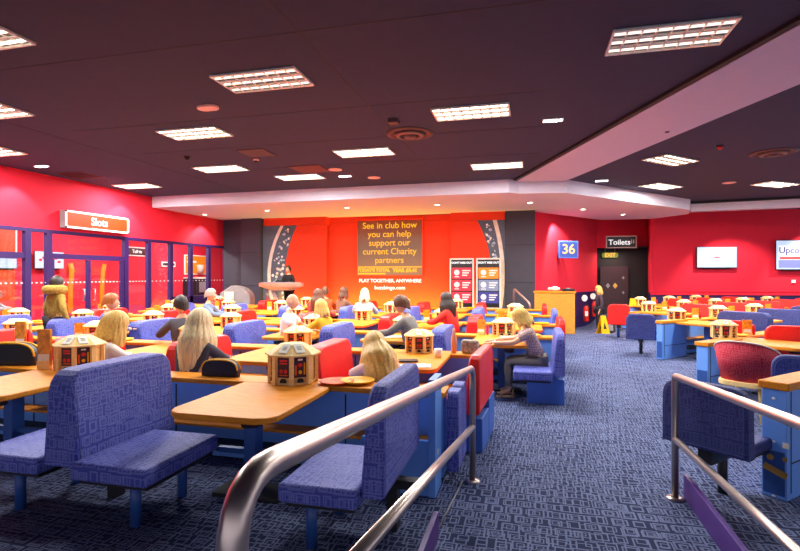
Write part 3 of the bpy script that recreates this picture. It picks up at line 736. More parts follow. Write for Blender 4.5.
# caddy: the little eight-sided wooden game house
def make_caddy():
    t = thing('game_caddy'); R = .235; n = 8
    def ring(r, z, ph=PI / 8): return [(r * math.cos(ph + 2 * PI * i / n), r * math.sin(ph + 2 * PI * i / n) * 1.0, z) for i in range(n)]
    b = B(); b.prism([(x, y) for x, y, z in ring(R * .93, 0)], 0, .02, 'palewood'); b.prism([(x, y) for x, y, z in ring(R * .86, 0)], .02, .25, 'palewood')
    rg = ring(R * .95, 0)
    for i in range(n):
        x, y, _ = rg[i]; a = math.atan2(y, x)
        b.box(-.02, .012, -.021, .021, .0, .262, 'palewood', Matrix.Translation((x, y, 0)) @ Matrix.Rotation(a, 4, 'Z'))
    b.build('body', t)
    for i in range(n):
        if i in (3, 7): continue
        a = 2 * PI * (i + 1) / n + 0
        rad = R * .86 * math.cos(PI / 8)
        mt = Matrix.Rotation(a, 4, 'Z'); p = B()
        rr_ = rad + .004
        p.box(rr_, rr_ + .006, -.058, .058, .066, .25, 'darkprint', mt)
        if i % 2:
            for z in (.215, .19): p.box(rr_ + .006, rr_ + .009, -.036, .036, z, z + .014, 'redprint', mt)
            for yy_ in (-.022, .022): p.ball((rr_ + .008, yy_, .125), (.004, .018, .02), 'redprint', 8, mt)
            p.box(rr_ + .006, rr_ + .009, -.04, .04, .085, .093, 'orange', mt)
        else:
            p.box(rr_ + .006, rr_ + .009, -.022, .022, .222, .238, 'white', mt); p.ball((rr_ + .008, 0, .18), (.004, .024, .02), 'redprint', 8, mt)
            p.ball((rr_ + .008, 0, .115), (.004, .018, .018), 'yellow', 8, mt); p.box(rr_ + .006, rr_ + .009, .034, .048, .09, .2, 'yellow', mt); p.box(rr_ + .006, rr_ + .009, -.048, -.034, .09, .18, 'orange', mt)
        p.build('game_panel', t)
        p = B(); p.prism([(-.03, 0), (.03, 0), (.03, .02), (.018, .038), (-.018, .038), (-.03, .02)], 0, .012, 'dark', mt @ Matrix.Translation((rad + .012, 0, .02)) @ Matrix.Rotation(PI / 2, 4, 'Z') @ Matrix.Rotation(PI / 2, 4, 'X')); p.build('slot_opening', t)
    b = B(); lo = [(x, y) for x, y, z in ring(R * 1.12, 0)]; hi = [(x, y) for x, y, z in ring(R * .5, 0)]
    b.prism(lo, .262, .275, 'palewood'); b.prism(lo, .275, .36, 'palewood', None, 0, hi); b.build('roof', t)
    for i in (5, 6):                                  # printed cards lying on the roof
        a0 = PI / 8 + 2 * PI * i / n; am = a0 + PI / n
        dn = Vector((math.cos(am), math.sin(am), 0)).normalized()
        r0, r1 = R * 1.12 * math.cos(PI / n), R * .5 * math.cos(PI / n)
        side = Vector((-dn.y, dn.x, 0)); lo_ = dn * (r0 * .9) ; hi_ = dn * (r1 * 1.06)
        zl, zh = .2815 + .012, .36; w_ = .042
        vs = [lo_ + side * w_ + Vector((0, 0, zl)), lo_ - side * w_ + Vector((0, 0, zl)), hi_ - side * w_ + Vector((0, 0, zh)), hi_ + side * w_ + Vector((0, 0, zh))]
        up = Vector((0, 0, .006)); c_ = B(); c_.put([v for v in vs] + [v + up for v in vs], [(0, 3, 2, 1), (4, 5, 6, 7), (0, 1, 5, 4), (1, 2, 6, 5), (2, 3, 7, 6), (3, 0, 4, 7)], 'paper')
        for k_ in (.3, .45, .6):
            q0 = vs[0].lerp(vs[3], k_) ; q1 = vs[1].lerp(vs[2], k_); q2 = vs[1].lerp(vs[2], k_ + .06); q3 = vs[0].lerp(vs[3], k_ + .06)
            a_, b2 = q0.lerp(q1, .25), q0.lerp(q1, .75); c2, d2 = q3.lerp(q2, .75), q3.lerp(q2, .25); u2 = Vector((0, 0, .0075))
            c_.put([a_ + u2, b2 + u2, c2 + u2, d2 + u2], [(0, 1, 2, 3)], 'ink')
        c_.build('game_card', t)
    return t
P_caddy = Proto(make_caddy)
def put_caddy(x, y, z, rz, label, sc=.76):
    o = P_caddy.place((x, y, z), rz, label, 'caddy', 'wooden house-shaped game caddies'); o.scale = (sc,) * 3; return o
def make_tray(m):
    def f():
        b = B(); b.lathe([(.12, 0), (.155, .022), (.148, .024), (.115, .006)], m, 24); return b.build('round_tray')
    return Proto(f)
P_tray = {'orange': make_tray('orange'), 'yellow': make_tray('yellow')}
M['menuprint'] = mat('orange_menu_print', 'f09020', .4, var=.5, vs=22)
def make_menu():
    t = thing('menu_stand'); b = B(); b.box(-.06, .06, -.035, .035, 0, .05, 'palewood', None, .005); b.build('base', t)
    b = B(); b.box(-.065, .065, -.015, -.006, .02, .24, 'menuprint'); b.box(-.065, .065, .006, .015, .02, .24, 'menuprint'); b.build('menu_card', t)
    b = B(); b.box(-.055, .055, -.018, -.015, .05, .09, 'paper'); b.build('white_band', t)
    b = B(); b.lathe([(.02, .02), (.022, .13), (.01, .15), (.008, .17)], 'redprint', 10, (.1, .01, 0)); b.lathe([(.02, 0), (.02, .02)], 'redprint', 10, (.1, .01, 0)); b.build('sauce_bottle', t)
    return t
P_menu = Proto(make_menu)

ORD = ['nearest', 'second', 'third', 'fourth', 'fifth', 'farthest']
ORDC = ['first', 'second', 'third', 'fourth', 'fifth', 'sixth', 'seventh', 'eighth']
#        ledge front y, colour, tables, double benches, end bench x, end-bench kind
ROWS = [(4.15, 'navy', [-2.1, -4.5], [-3.1], -.89, 'leg'),
        (6.2, 'red', [-1.36, -3.03, -4.65, -6.3, -7.85], [-2.2, -3.84, -5.48, -7.08], -.5, 'box'),
        (8.28, 'navy', [-.41, -2.07, -3.71, -5.38, -7.08, -8.75, -10.4], [-1.24, -2.89, -4.5, -6.22, -7.92, -9.58], .36, 'box'),
        (10.4, 'red', [-.2, -1.75, -3.5, -5.1, -6.7, -8.41, -10.1], [-.98, -2.62, -4.3, -5.9, -7.55, -9.25], .5, 'box'),
        (12.7, 'navy', [-.35, -1.95, -3.5, -5.1, -6.65, -8.3, -9.95], [-1.15, -2.73, -4.3, -5.88, -7.48, -9.12], .5, 'box'),
        (14.9, 'red', [-.5, -2.1, -3.7, -5.3, -6.9, -8.5, -10.1], [-1.3, -2.9, -4.5, -6.1, -7.7, -9.3], .35, 'box')]
rnd = random.Random(5)
for ri, (ly, col, tabs, dbl, endx, endk) in enumerate(ROWS):
    rn = ORD[ri] + ' row, left block'
    cname = 'navy patterned' if col == 'navy' else 'bright red'
    divider('divider_counter', max(-11.7, tabs[-1] - (1.0 if ri else 2.2)), endx - .02 if ri else tabs[0] + 1.4, ly, 0, (0, 0), 'blue divider counter with wooden ledge, ' + rn)
    for i, x in enumerate(tabs):
        P_table.place((x, ly, 0), 0, 'rounded wood-topped table, %s from aisle, %s' % (ORDC[i], rn), 'table', 'wooden tables along the dividers')
        if (ri, i) in ((4, 1), (4, 3), (5, 0), (5, 3), (5, 5)): continue
        cx = x + (.0 if ri else .0); put_caddy(cx - (.0 if ri == 0 else 0), ly + (.13 if ri == 0 else .12), .736, [0, .2, -.15, .1, .3, -.3, .05][(i + ri) % 7], 'wooden game house on table %s from aisle, %s' % (ORDC[i], rn), .78 if ri else .96)
        if ri and rnd.random() < .6:
            P_tray['yellow'].place((x + .42, ly + .14, .737), 0, 'yellow round tray by game house %s from aisle, %s' % (ORDC[i], rn), 'tray', 'round plastic trays')
        if ri and rnd.random() < .5:
            P_menu.place((x - .36, ly + .13, .737), rnd.uniform(-.5, .5), 'orange menu stand by game house %s from aisle, %s' % (ORDC[i], rn), 'menu stand', 'orange menu stands')
    top = 1.05 if ri == 0 else .95; yb_ = ly - .84
    for i, x in enumerate(dbl):
        put_bench('double', col, top, 'leg', (x, yb_ if ri else 3.28, 0), 0, '%s back-to-back bench, %s from aisle, %s' % (cname, ORDC[i + 1], rn), 'back-to-back benches left of the aisle')
    put_bench('single', col, top, endk, (endx, yb_ - .1 if ri else 3.32, 0), 0 if ri != 1 else -.06, '%s single bench backing onto the aisle, %s' % (cname, rn), 'aisle-end benches')
P_tray['orange'].place((-1.68, 4.29, .737), 0, 'orange round tray beside the nearest large game house', 'tray', 'round plastic trays')
P_tray['yellow'].place((-1.5, 4.34, .745), 0, 'yellow round tray half under the orange tray, nearest row', 'tray', 'round plastic trays')
o = P_menu.place((-4.86, 4.2, .737), .3, 'tall orange menu stand left of the game house on the second nearest table', 'menu stand', 'orange menu stands'); o.scale = (1.0, 1.0, 1.7)
x, y = at(22, 6.7); o = P_menu.place((x, y - .02, .737), .3, 'orange and white menu stand near the left edge, second row', 'menu stand', 'orange menu stands'); o.scale = (1.0, 1.0, 1.5)
# end of nearest divider: blue end panel and bracket beside the handrail
t = thing('divider_end_panel', (0, 0, 0), 0, 'blue end panel of the nearest divider beside the left handrail', 'panel')
b = B(); b.box(-1.3, -.76, 3.86, 3.9, 0, .42, 'bluepaint'); b.build('front_board', t)
b = B(); b.box(-.755, -.7, 3.84, 4.12, 0, .9, 'bluepaint'); b.build('side_board', t)
b = B(); b.box(-.702, -.696, 3.92, 3.96, .3, .34, 'cream'); b.build('sticker', t)
for k2, (y0, y1) in enumerate(((4.2, 4.46), (4.48, 4.74))):
    b = B(); b.prism(rrect(y1 - y0, .66, .07, 5, (1, 1, 0, 0), (y0 + y1) / 2, .4), -.05, .05, 'navy', Matrix(((0, 0, 1, 0), (1, 0, 0, 0), (0, 1, 0, 0), (0, 0, 0, 1))), .015)
    tag(b.build('upholstered_partition', None, (-.62, 0, 0)), ('nearer', 'farther')[k2] + ' low navy upholstered partition behind the left handrail', 'partition')

# ---- right block, turned 45 degrees
E = math.radians(45); e1 = Vector((math.cos(E), math.sin(E))); e2 = Vector((math.sin(E), -math.cos(E)))
def RP(S, a, b_): v = Vector(S) + e1 * a + e2 * b_; return (v.x, v.y)
RR = [((2.45, 8.3), 'red', 2.9, [.75]), ((2.62, 11.5), 'navy', 6.0, [.7, 2.35, 4.0]), ((2.75, 14.5), 'red', 8.2, [.6, 2.25, 3.9, 5.5, 7.1]), ((3.05, 17.45), 'red', 5.0, [.7, 2.3, 3.9])]
for ri, (S, col, ln, tabs) in enumerate(RR):
    rn = ORD[ri] + ' row, right block'
    cname = 'navy patterned' if col == 'navy' else 'bright red'
    divider('divider_counter', .8 if ri < 2 else 0, ln, 0, E, S, 'blue divider counter with wooden ledge, ' + rn, .735)
    for i, a in enumerate(tabs):
        x, y = RP(S, a, 0); P_table.place((x, y, 0), E, 'rounded wood-topped table, %s from aisle, %s' % (ORDC[i], rn), 'table', 'wooden tables along the dividers')
        x, y = RP(S, a, -.1); put_caddy(x, y, .736, E + .2 * (i % 3) - .9, 'wooden game house on table %s from aisle, %s' % (ORDC[i], rn))
        x, y = RP(S, a + .45, -.12); P_tray['yellow'].place((x, y, .737), 0, 'yellow round tray by game house %s from aisle, %s' % (ORDC[i], rn), 'tray', 'round plastic trays')
        x, y = RP(S, a + .62, -.12) if i % 2 else RP(S, a + .75, -.12); P_menu.place((x, y, .737), E - .8, 'orange menu stand by table %s from aisle, %s' % (ORDC[i], rn), 'menu stand', 'orange menu stands')
        x, y = RP(S, a + .83, .84)
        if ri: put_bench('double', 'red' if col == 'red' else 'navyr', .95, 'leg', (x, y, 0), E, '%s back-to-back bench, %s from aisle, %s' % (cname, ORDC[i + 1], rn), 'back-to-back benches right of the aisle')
# cabinet end near the handrail
def cabinet(S, h, label, ln=.9, wd=.28):
    t = thing('cabinet', (S[0], S[1], 0), E, label, 'cabinet')
    b = B(); b.box(0, ln, -wd / 2, wd / 2, .0, h - .06, 'bluepaint', None, .006); b.build('body', t)
    b = B(); b.box(-.02, ln + .02, -wd / 2 - .02, wd / 2 + .02, h - .06, h, 'tabletop', None, .01); b.build('top', t)
    b = B(); b.box(-.006, 0, -wd / 2 + .012, wd / 2 - .012, .03, .36, 'bluesteel', None, .002); pl = b.build('service_plate', t)
    if h > .8:
        b = B(); b.tube([(-.006, .02, .31), (-.02, .02, .31)], .022, 'brass', 12); b.build('knob', pl)
        b = B(); b.box(-.009, -.005, -.09, -.06, .3, .33, 'brass'); b.build('lock', pl)
        b = B(); b.box(-.009, -.005, -.09, .07, .19, .24, 'brass', Matrix.Translation((0, 0, .21)) @ Matrix.Rotation(.3, 4, 'X') @ Matrix.Translation((0, 0, -.21))); b.build('notice_sticker', pl)
        b = B(); b.box(-.009, -.001, -.1, -.06, .40, .44, 'cream'); b.build('square_sticker', t)
        for y, z in ((0, .76), (0, .43), (0, .015)):
            b = B(); b.ball((-.002, y, z), (.006, .014, .01), 'white', 8); b.build('screw_cap', t)
    b = B(); b.box(.06, .07, -wd / 2 - .003, -wd / 2 + .001, .05, h - .07, 'dark'); b.box(.07, ln - .02, -wd / 2 - .003, -wd / 2 + .001, .27, .28, 'dark'); b.build('door_seam', t)
    return t
cabinet(at(774, 3.9), .89, 'tall blue cabinet with wooden top and brass-marked plate at the right edge', 1.6, .17)
cabinet((2.36, 8.05), .76, 'blue cabinet end with wooden top left of the patterned tub chair', .9, .16)
cabinet((2.55, 11.35), .78, 'blue cabinet end with wooden top behind the navy leg bench', .85, .13)
# benches facing away at the ends of the right block
def end_bench(loc, rz, col, L, top, label, z0=.43):
    t = thing('bench', loc, rz, label, 'bench', 'aisle-end benches')
    bk, pp = taper_back(L, z0, top, .13, .1, col, 0, 1, .12); o = bk.build('backrest', t); pp.build('piping', o)
    b = B(); b.box(.1, .5, -L / 2 + .06, L / 2 - .1, .36, .45, col, None, .02); b.build('seat', t)
    b = B(); b.box(.12, .48, -L / 2 + .08, L / 2 - .08, .34, .36, 'black'); b.build('seat_board', t)
    b = B(); b.cyl((.25, 0), .035, 0, .35, 'bluesteel' if col != 'navyr' else 'black', 12); b.build('leg', t)
    b = B(); b.box(-.02, .3, -.05, .05, .28, .44, 'black'); b.build('bracket', t)
    return t
va = Vector(at(666, 4.12)); vb = Vector(at(752, 3.6)); vc = (va + vb) / 2; dv = vb - va
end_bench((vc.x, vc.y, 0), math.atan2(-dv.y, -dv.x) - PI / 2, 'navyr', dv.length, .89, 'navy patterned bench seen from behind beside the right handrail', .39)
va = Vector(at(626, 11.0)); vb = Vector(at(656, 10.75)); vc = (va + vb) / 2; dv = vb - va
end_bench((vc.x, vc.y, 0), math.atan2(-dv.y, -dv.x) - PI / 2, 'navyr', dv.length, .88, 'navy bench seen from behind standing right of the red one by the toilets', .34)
va = Vector(at(607.5, 13.9)); vb = Vector(at(630, 13.7)); vc = (va + vb) / 2; dv = vb - va
end_bench((vc.x, vc.y, 0), math.atan2(-dv.y, -dv.x) - PI / 2, 'red', dv.length, .92, 'bright red bench seen from behind in front of the toilets opening', .37)
va = Vector(at(771, 5.1)); vb = Vector(at(840, 4.8)); vc = (va + vb) / 2; dv = vb - va
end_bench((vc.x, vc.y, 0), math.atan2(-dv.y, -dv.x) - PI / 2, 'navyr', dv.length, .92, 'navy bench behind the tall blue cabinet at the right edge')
va = Vector(at(763, 7.6)); vb = Vector(at(840, 7.2)); vc = (va + vb) / 2; dv = vb - va
end_bench((vc.x + .1, vc.y + .2, 0), math.atan2(-dv.y, -dv.x) - PI / 2, 'red', dv.length, .95, 'large bright red bench at the right edge behind the tub chair')
va = Vector(at(713, 8.95)); vb = Vector(at(754, 8.55)); vc = (va + vb) / 2; dv = vb - va
end_bench((vc.x, vc.y, 0), math.atan2(-dv.y, -dv.x) - PI / 2, 'red', dv.length, .93, 'bright red bench behind the game house above the tub chair')
# tub chair
x, y = at(748, 6.1)
t = thing('tub_chair', (x, y, 0), math.radians(52), 'red patterned tub chair with pale wooden seat behind the right navy bench', 'chair')
b = B(); n = 22; vs = []; fs = []
for i in range(n + 1):
    a = math.radians(-100 + 200 * i / n); hh = .93 - .22 * (abs(a) / math.radians(100)) ** 2.2
    for r, z in ((.25, .44), (.31, hh), (.27, hh + .01), (.21, .46)): vs.append((-r * math.cos(a) * 1.0, r * math.sin(a) * 1.12, z))
for i in range(n):
    for j in range(4): fs.append((i * 4 + j, (i + 1) * 4 + j, (i + 1) * 4 + (j + 1) % 4, i * 4 + (j + 1) % 4))
fs += [(0, 1, 2, 3), (n * 4 + 3, n * 4 + 2, n * 4 + 1, n * 4)]
b.put(vs, fs, 'tubred', None, True); bo = b.build('backrest', t)
b = B(); b.tube([(v[0], v[1], v[2] + .004) for v in vs[1::4]], .009, 'cream', 6); b.build('piping', bo)
b = B(); b.prism(rrect(.52, .52, .12), .4, .46, 'palewood', None, .01); b.build('seat', t)
for sx in (-.19, .19):
    for sy in (-.19, .19):
        b = B(); b.tube([(sx * 1.1, sy * 1.1, 0), (sx * .9, sy * .9, .41)], .02, 'palewood', 8); b.build('leg', t)

# ------------------------------------------------------------------ HANDRAILS
def bend(pts, r=.12, n=6):
    out = [Vector(pts[0])]
    for i in range(1, len(pts) - 1):
        p, a, c = Vector(pts[i]), Vector(pts[i - 1]), Vector(pts[i + 1]); u = (a - p).normalized() * r; v = (c - p).normalized() * r
        for k_ in range(n + 1):
            s_ = k_ / n; out.append((p + u) * (1 - s_) ** 2 + p * 2 * s_ * (1 - s_) + (p + v) * s_ ** 2)
    return out + [Vector(pts[-1])]
def rz_ramp(y): return max(0, (3.05 - y) * .13)
def handrail(X, Yp, ztop, kt, zmid, km, yn, label):
    t = thing('handrail', (0, 0, 0), 0, label, 'handrail')
    b = B(); b.tube(bend([(X, Yp, 0.01), (X, Yp, ztop), (X, yn, ztop + kt * (Yp - yn)), (X, yn, rz_ramp(yn))], .13 if X < 0 else .04), .0255, 'steel', 20); b.build('rail', t)
    b = B(); b.tube([(X, Yp, zmid), (X, yn, zmid + km * (Yp - yn))], .024, 'steel', 20); b.build('middle_rail', t)
    b = B(); b.lathe([(.062, 0), (.062, .008), (.035, .018)], 'steel', 24, (X, Yp, 0)); b.build('floor_flange', t)
handrail(-.46, 4.23, .935, .125, .45, .166, .72, 'brushed steel handrail in the left foreground, bending down at its near end')
handrail(1.07, 4.28, .935, .085, .455, .055, .9, 'brushed steel handrail in the right foreground')
b = B(); b.box(-.61, -.575, -.5, 3.28, 0, .165, 'kerb', bev=.004); tag(b.build('kerb_board'), 'purple kerb board at the foot of the left handrail', 'kerb')
b = B(); b.box(1.14, 1.175, -.5, 4.33, 0, .18, 'kerb', bev=.004); tag(b.build('kerb_board'), 'purple kerb board at the foot of the right handrail', 'kerb')
b = B(); b.put([(-.57, 3.05, .001), (1.13, 3.05, .001), (1.13, -1, .527), (-.57, -1, .527), (-.57, -1, 0), (1.13, -1, 0)], [(0, 1, 2, 3), (0, 3, 4), (1, 5, 2), (3, 2, 5, 4), (0, 4, 5, 1)], 'carpet'); struct(b.build('trim_12'))
b = B(); b.tube([(-.54, 4.2, .004), (-.6, 3.3, .004)], .006, 'grey', 6); struct(b.build('trim_13'))
# stage step rail
t = thing('handrail', (0, 0, 0), 0, 'small pale handrail by the stage steps beside the dark pillar', 'handrail')
x0, y0 = at(514, 16.4); x1, y1 = at(530, 15.8)
b = B(); b.tube(bend([(x0, y0, 0), (x0, y0, 1.28), (x1, y1, .82), (x1, y1, 0)], .08), .035, 'steel', 10); b.build('rail', t)

# ------------------------------------------------------------------ COUNTER, EXTINGUISHERS, FLOOR SIGNS, LECTERN
xa, ya_ = at(534.5, 15.1); xb, yb2 = at(575, 14.75)
dv = Vector((xb - xa, yb2 - ya_)); t = thing('counter', (xa, ya_, 0), math.atan2(dv.y, dv.x), 'slatted pine counter standing beside the dark pillar', 'counter')
Lc = dv.length
b = B(); b.box(0, Lc, 0, .6, 0, 1.19, 'slatwood')
n = 14
for i in range(n): b.box(Lc * i / n + .008, Lc * (i + 1) / n - .008, -.016, 0, .02, 1.18, 'slatwood')
b.build('body', t)
b = B(); b.box(-.03, Lc + .03, -.04, .63, 1.19, 1.235, 'tabletop', None, .006); b.build('top', t)
x, y = at(554, 15.2)
b = B(); 
for i, (dx, dy, s_) in enumerate(((0, 0, .1), (.1, .03, .08), (-.12, .02, .07), (.02, .06, .12))): b.ball((dx, dy, .06 + s_ * .1), (s_, s_ * .8, s_ * .6), 'paper', 7)
tag(b.build('crumpled_paper', None, (x, y, 1.237)), 'heap of crumpled white paper on the pine counter', 'paper')
x, y = at(568, 15.0); b = B(); b.box(-.17, .17, -.1, .1, 0, .07, 'black', None, .01); b.box(-.05, .05, -.06, .04, .07, .1, 'grey'); tag(b.build('card_machine', None, (x, y, 1.237), .2), 'small black box on the pine counter right of the paper', 'box')
def make_ext():
    t = thing('fire_extinguisher'); b = B(); b.lathe([(.1, 0), (.11, .03), (.11, .52), (.08, .6), (.04, .64)], 'redprint', 20); b.build('cylinder', t)
    b = B(); b.box(-.02, .02, -.09, .05, .64, .72, 'black', None, .01); b.build('handle', t)
    b = B(); b.tube([(0, -.06, .68), (.09, -.1, .6), (.115, -.08, .35), (.11, -.05, .12)], .013, 'black', 8); b.build('hose', t)
    b = B(); b.box(-.06, .06, -.118, -.112, .22, .42, 'paper'); b.build('label_plate', t); return t
EP = Proto(make_ext)
for px, lab in ((581, 'left'), (589.5, 'right')):
    p = on_ang(px); EP.place((p[0] + .18, p[1] - .2, fz(p[0] + .18, p[1] - .2) + .25), 0, lab + ' red fire extinguisher on the purple dado beyond the pine counter', 'fire extinguisher', 'pair of fire extinguishers')
    b = B(); b.tube([(0, 0, 0), (0, -.02, 0)], .13, 'white', 16); b.box(-.09, .09, -.012, .012, -.08, .0, 'redprint'); tag(b.build('notice', None, (p[0] + .12, p[1] - .12, fz(*p) + 1.18), .5), 'round white notice above the %s fire extinguisher' % lab, 'notice')
def wetsign(loc, rz, label, sc=1):
    t = thing('wet_floor_sign', loc, rz, label, 'floor sign')
    for s_ in (-1, 1):
        mt = Matrix.Rotation(s_ * .22, 4, 'X'); b = B()
        b.prism([(-.16, 0), (.16, 0), (.09, .64), (-.09, .64)], -.01, .01, 'yellow' if s_ < 0 else 'yellow', Matrix.Translation((0, s_ * .15, 0)) @ Matrix.Rotation(s_ * .24, 4, 'X') @ Matrix.Rotation(PI / 2, 4, 'X')); 
        b.prism([(-.06, .2), (.06, .2), (.0, .42)], .011, .014, 'dark', Matrix.Translation((0, s_ * .15, 0)) @ Matrix.Rotation(s_ * .24, 4, 'X') @ Matrix.Rotation(PI / 2, 4, 'X'))
        b.build('panel', t)
    t.scale = (sc, sc, sc)
x, y = at(603, 16.5); wetsign((x, y, fz(x, y) + .02), .5, 'yellow wet floor sign on the carpet in front of the toilets opening')
x, y = at(610, 16.6); t = thing('folded_floor_sign', (x, y, fz(x, y) + .01), -.2, 'black A-frame board leaning next to the yellow wet floor sign', 'floor sign')
b = B(); b.prism([(-.17, 0), (.17, 0), (.12, .62), (-.12, .62)], -.01, .01, 'dark', Matrix.Rotation(-.25, 4, 'X') @ FACE_S); b.build('panel', t)
b = B(); b.prism([(-.1, .1), (.1, .1), (.07, .5), (-.07, .5)], .011, .014, 'grey', Matrix.Rotation(-.25, 4, 'X') @ FACE_S); b.build('printed_face', t)
x, y = at(634.5, 16.6); wetsign((x, y, fz(x, y) + .02), .1, 'yellow wet floor sign behind the right navy bench, by the dark jamb', 1.5)
# lectern on the stage and its clear panel
lx, ly_ = at(281, 16.95)
t = thing('lectern', (lx, ly_, .35), 0, 'lectern with oval pink-edged top and clear acrylic front on the stage', 'lectern')
M['lectpink'] = mat('pink_laminate_edge', 'e8846c', .4)
el = [(.8 * math.cos(a), .35 * math.sin(a)) for a in [2 * PI * i / 32 for i in range(32)]]
b = B(); b.prism(el, .98, 1.1, 'lectpink', None, .015); b.prism([(x * .9, y * .9) for x, y in el], 1.1, 1.13, 'grey'); b.prism([(x * .5, y * .5) for x, y in el], .86, .98, 'cream', None, 0, [(x * .96, y * .96) for x, y in el]); b.build('top', t)
b = B(); b.box(-.5, .1, -.12, -.1, .02, .9, 'acrylic'); b.build('clear_panel', t)
b = B(); b.tube([(-.3, 0, .85), (.02, -.02, .1)], .06, 'cream', 8); b.box(-.35, .2, -.15, .15, 0, .04, 'steel'); b.build('stand', t)
b = B(); b.box(-.15, .12, -.08, .1, 1.13, 1.2, 'black', None, .01); b.build('keypad', t)
# grey rounded machine by the left pillar
x, y = at(238, 17.8)
t = thing('arcade_machine', (x, y, 0), math.radians(20), 'grey rounded glossy machine standing beside the dark left pillar', 'machine')
b = B(); pr = [(-.5, 0), (.5, 0), (.5, .9)] + [(.5 - .65 * (1 - math.cos(a)), .9 + .45 * math.sin(a)) for a in [PI / 2 * i / 6 for i in range(1, 7)]] + [(-.5, 1.1)]
b.prism(pr, -.45, .45, 'grey', FACE_S, .04); b.build('body', t)
b = B(); b.box(-.35, -.05, -.47, -.45, .85, 1.15, 'cream'); b.build('decal', t)
# black half-round terminals with yellow trim
def terminal(loc, rz, label, s_=1):
    t = thing('bingo_terminal', loc, rz, label, 'terminal'); t.scale = (s_, s_, s_)
    pr = [(-.19, 0), (.19, 0)] + [(.19 * math.copysign(abs(math.cos(a)) ** .6, math.cos(a)), .16 * math.sin(a) ** .55) for a in [PI * i / 16 for i in range(1, 16)]]
    b = B(); b.prism(pr, -.03, .03, 'black', FACE_S, .01); b.build('body', t)
    b = B(); b.tube([(x, -.03, z) for x, z in pr[2:]], .007, 'yellow', 6); b.tube([(x, .035, z) for x, z in pr[2:]], .007, 'yellow', 6); b.build('trim', t)
terminal((-2.87, 4.31, .736), .05, 'black half-round terminal with yellow trim on the nearest ledge behind the table')
terminal((-5.42, 4.29, .736), .25, 'large black half-round terminal with yellow trim at the left edge', 1.5)
# small things on tables
def put(bb, name, loc, rz, lab, cat, grp=None): return tag(bb.build(name, None, loc, rz), lab, cat, grp)
M['peachglass'] = mat('peach_drink', 'e8a078', .3); M['flower'] = mat('flower_print_fabric', 'b0a08c', .7, var=.7, vs=30)
b = B(); b.lathe([(.035, 0), (.038, .18), (.016, .25), (.016, .3), (.0, .3)], 'peachglass', 14); put(b, 'bottle', (-.92, 6.34, .736), 0, 'peach coloured bottle on the table in front of the red aisle-end bench', 'bottle')
b = B(); b.box(-.11, .11, -.05, .05, 0, .17, 'flower', None, .035, 3); put(b, 'handbag', (-.72, 6.34, .736), 0, 'flower-print handbag on the table beside the peach bottle', 'bag')
b = B(); b.lathe([(.04, 0), (.05, .1), (.045, .1), (.036, .01)], 'white', 14); put(b, 'paper_cup', (-1.05, 5.95, .736), 0, 'white paper cup beside the peach bottle', 'cup')
M['tabletmat'] = mat('slate_tablet', '3a4048', .3)
b = B(); b.box(-.11, .11, -.07, .07, 0, .012, 'tabletmat', None, .004)
o = put(b, 'tablet', (-1.32, 5.55, .80), .3, 'dark tablet leaning on the table behind the nearest navy aisle-end bench', 'tablet'); o.location.z = .745; o.rotation_euler = (0, 0, .3)
for i, (x, y, a, lab) in enumerate(((-1.2, 5.3, .2, 'white paper sheets lying on the table behind the navy aisle-end bench'), (-.45, 7.6, .3, 'white paper sheets under the hands of the seated woman'), (-.3, 8.2, .1, 'loose papers beside the seated woman\'s game house'), (-2.1, 7.7, .4, 'blue-white papers on the table near the man in grey'))):
    b = B(); b.box(-.15, .15, -.1, .1, 0, .004, 'paper', Matrix.Rotation(.3, 4, 'Z')); b.box(-.1, .18, -.12, .08, .004, .008, 'paper'); put(b, 'paper_sheets', (x, y, .738), a, lab, 'paper')

# ------------------------------------------------------------------ PEOPLE
def skin_mesh(chains, sub=1, split=False):
    """chains: (points, radii[, parent index]) joined by shared coordinates; returns an evaluated mesh"""
    bm = bmesh.new(); lay = bm.verts.layers.skin.verify(); V = {}; start = [True]
    def gv(p, r):
        k_ = tuple(round(c, 4) for c in p)
        if k_ not in V:
            v = bm.verts.new(p); v[lay].radius = r if isinstance(r, tuple) else (r, r); V[k_] = v
            v[lay].use_root = start[0]; start[0] = False
        return V[k_]
    for pts, rs in chains:
        if split: V.clear(); start[0] = True
        for i in range(len(pts) - 1):
            a, c = gv(pts[i], rs[i]), gv(pts[i + 1], rs[i + 1])
            if not bm.edges.get((a, c)): bm.edges.new((a, c))
    me = bpy.data.meshes.new('s'); bm.to_mesh(me); bm.free()
    o = bpy.data.objects.new('s', me); C.objects.link(o)
    o.modifiers.new('k', 'SKIN').use_smooth_shade = True; sd = o.modifiers.new('s', 'SUBSURF'); sd.levels = sub; sd.render_levels = sub
    out = eval_mesh(o); bpy.data.objects.remove(o); return out
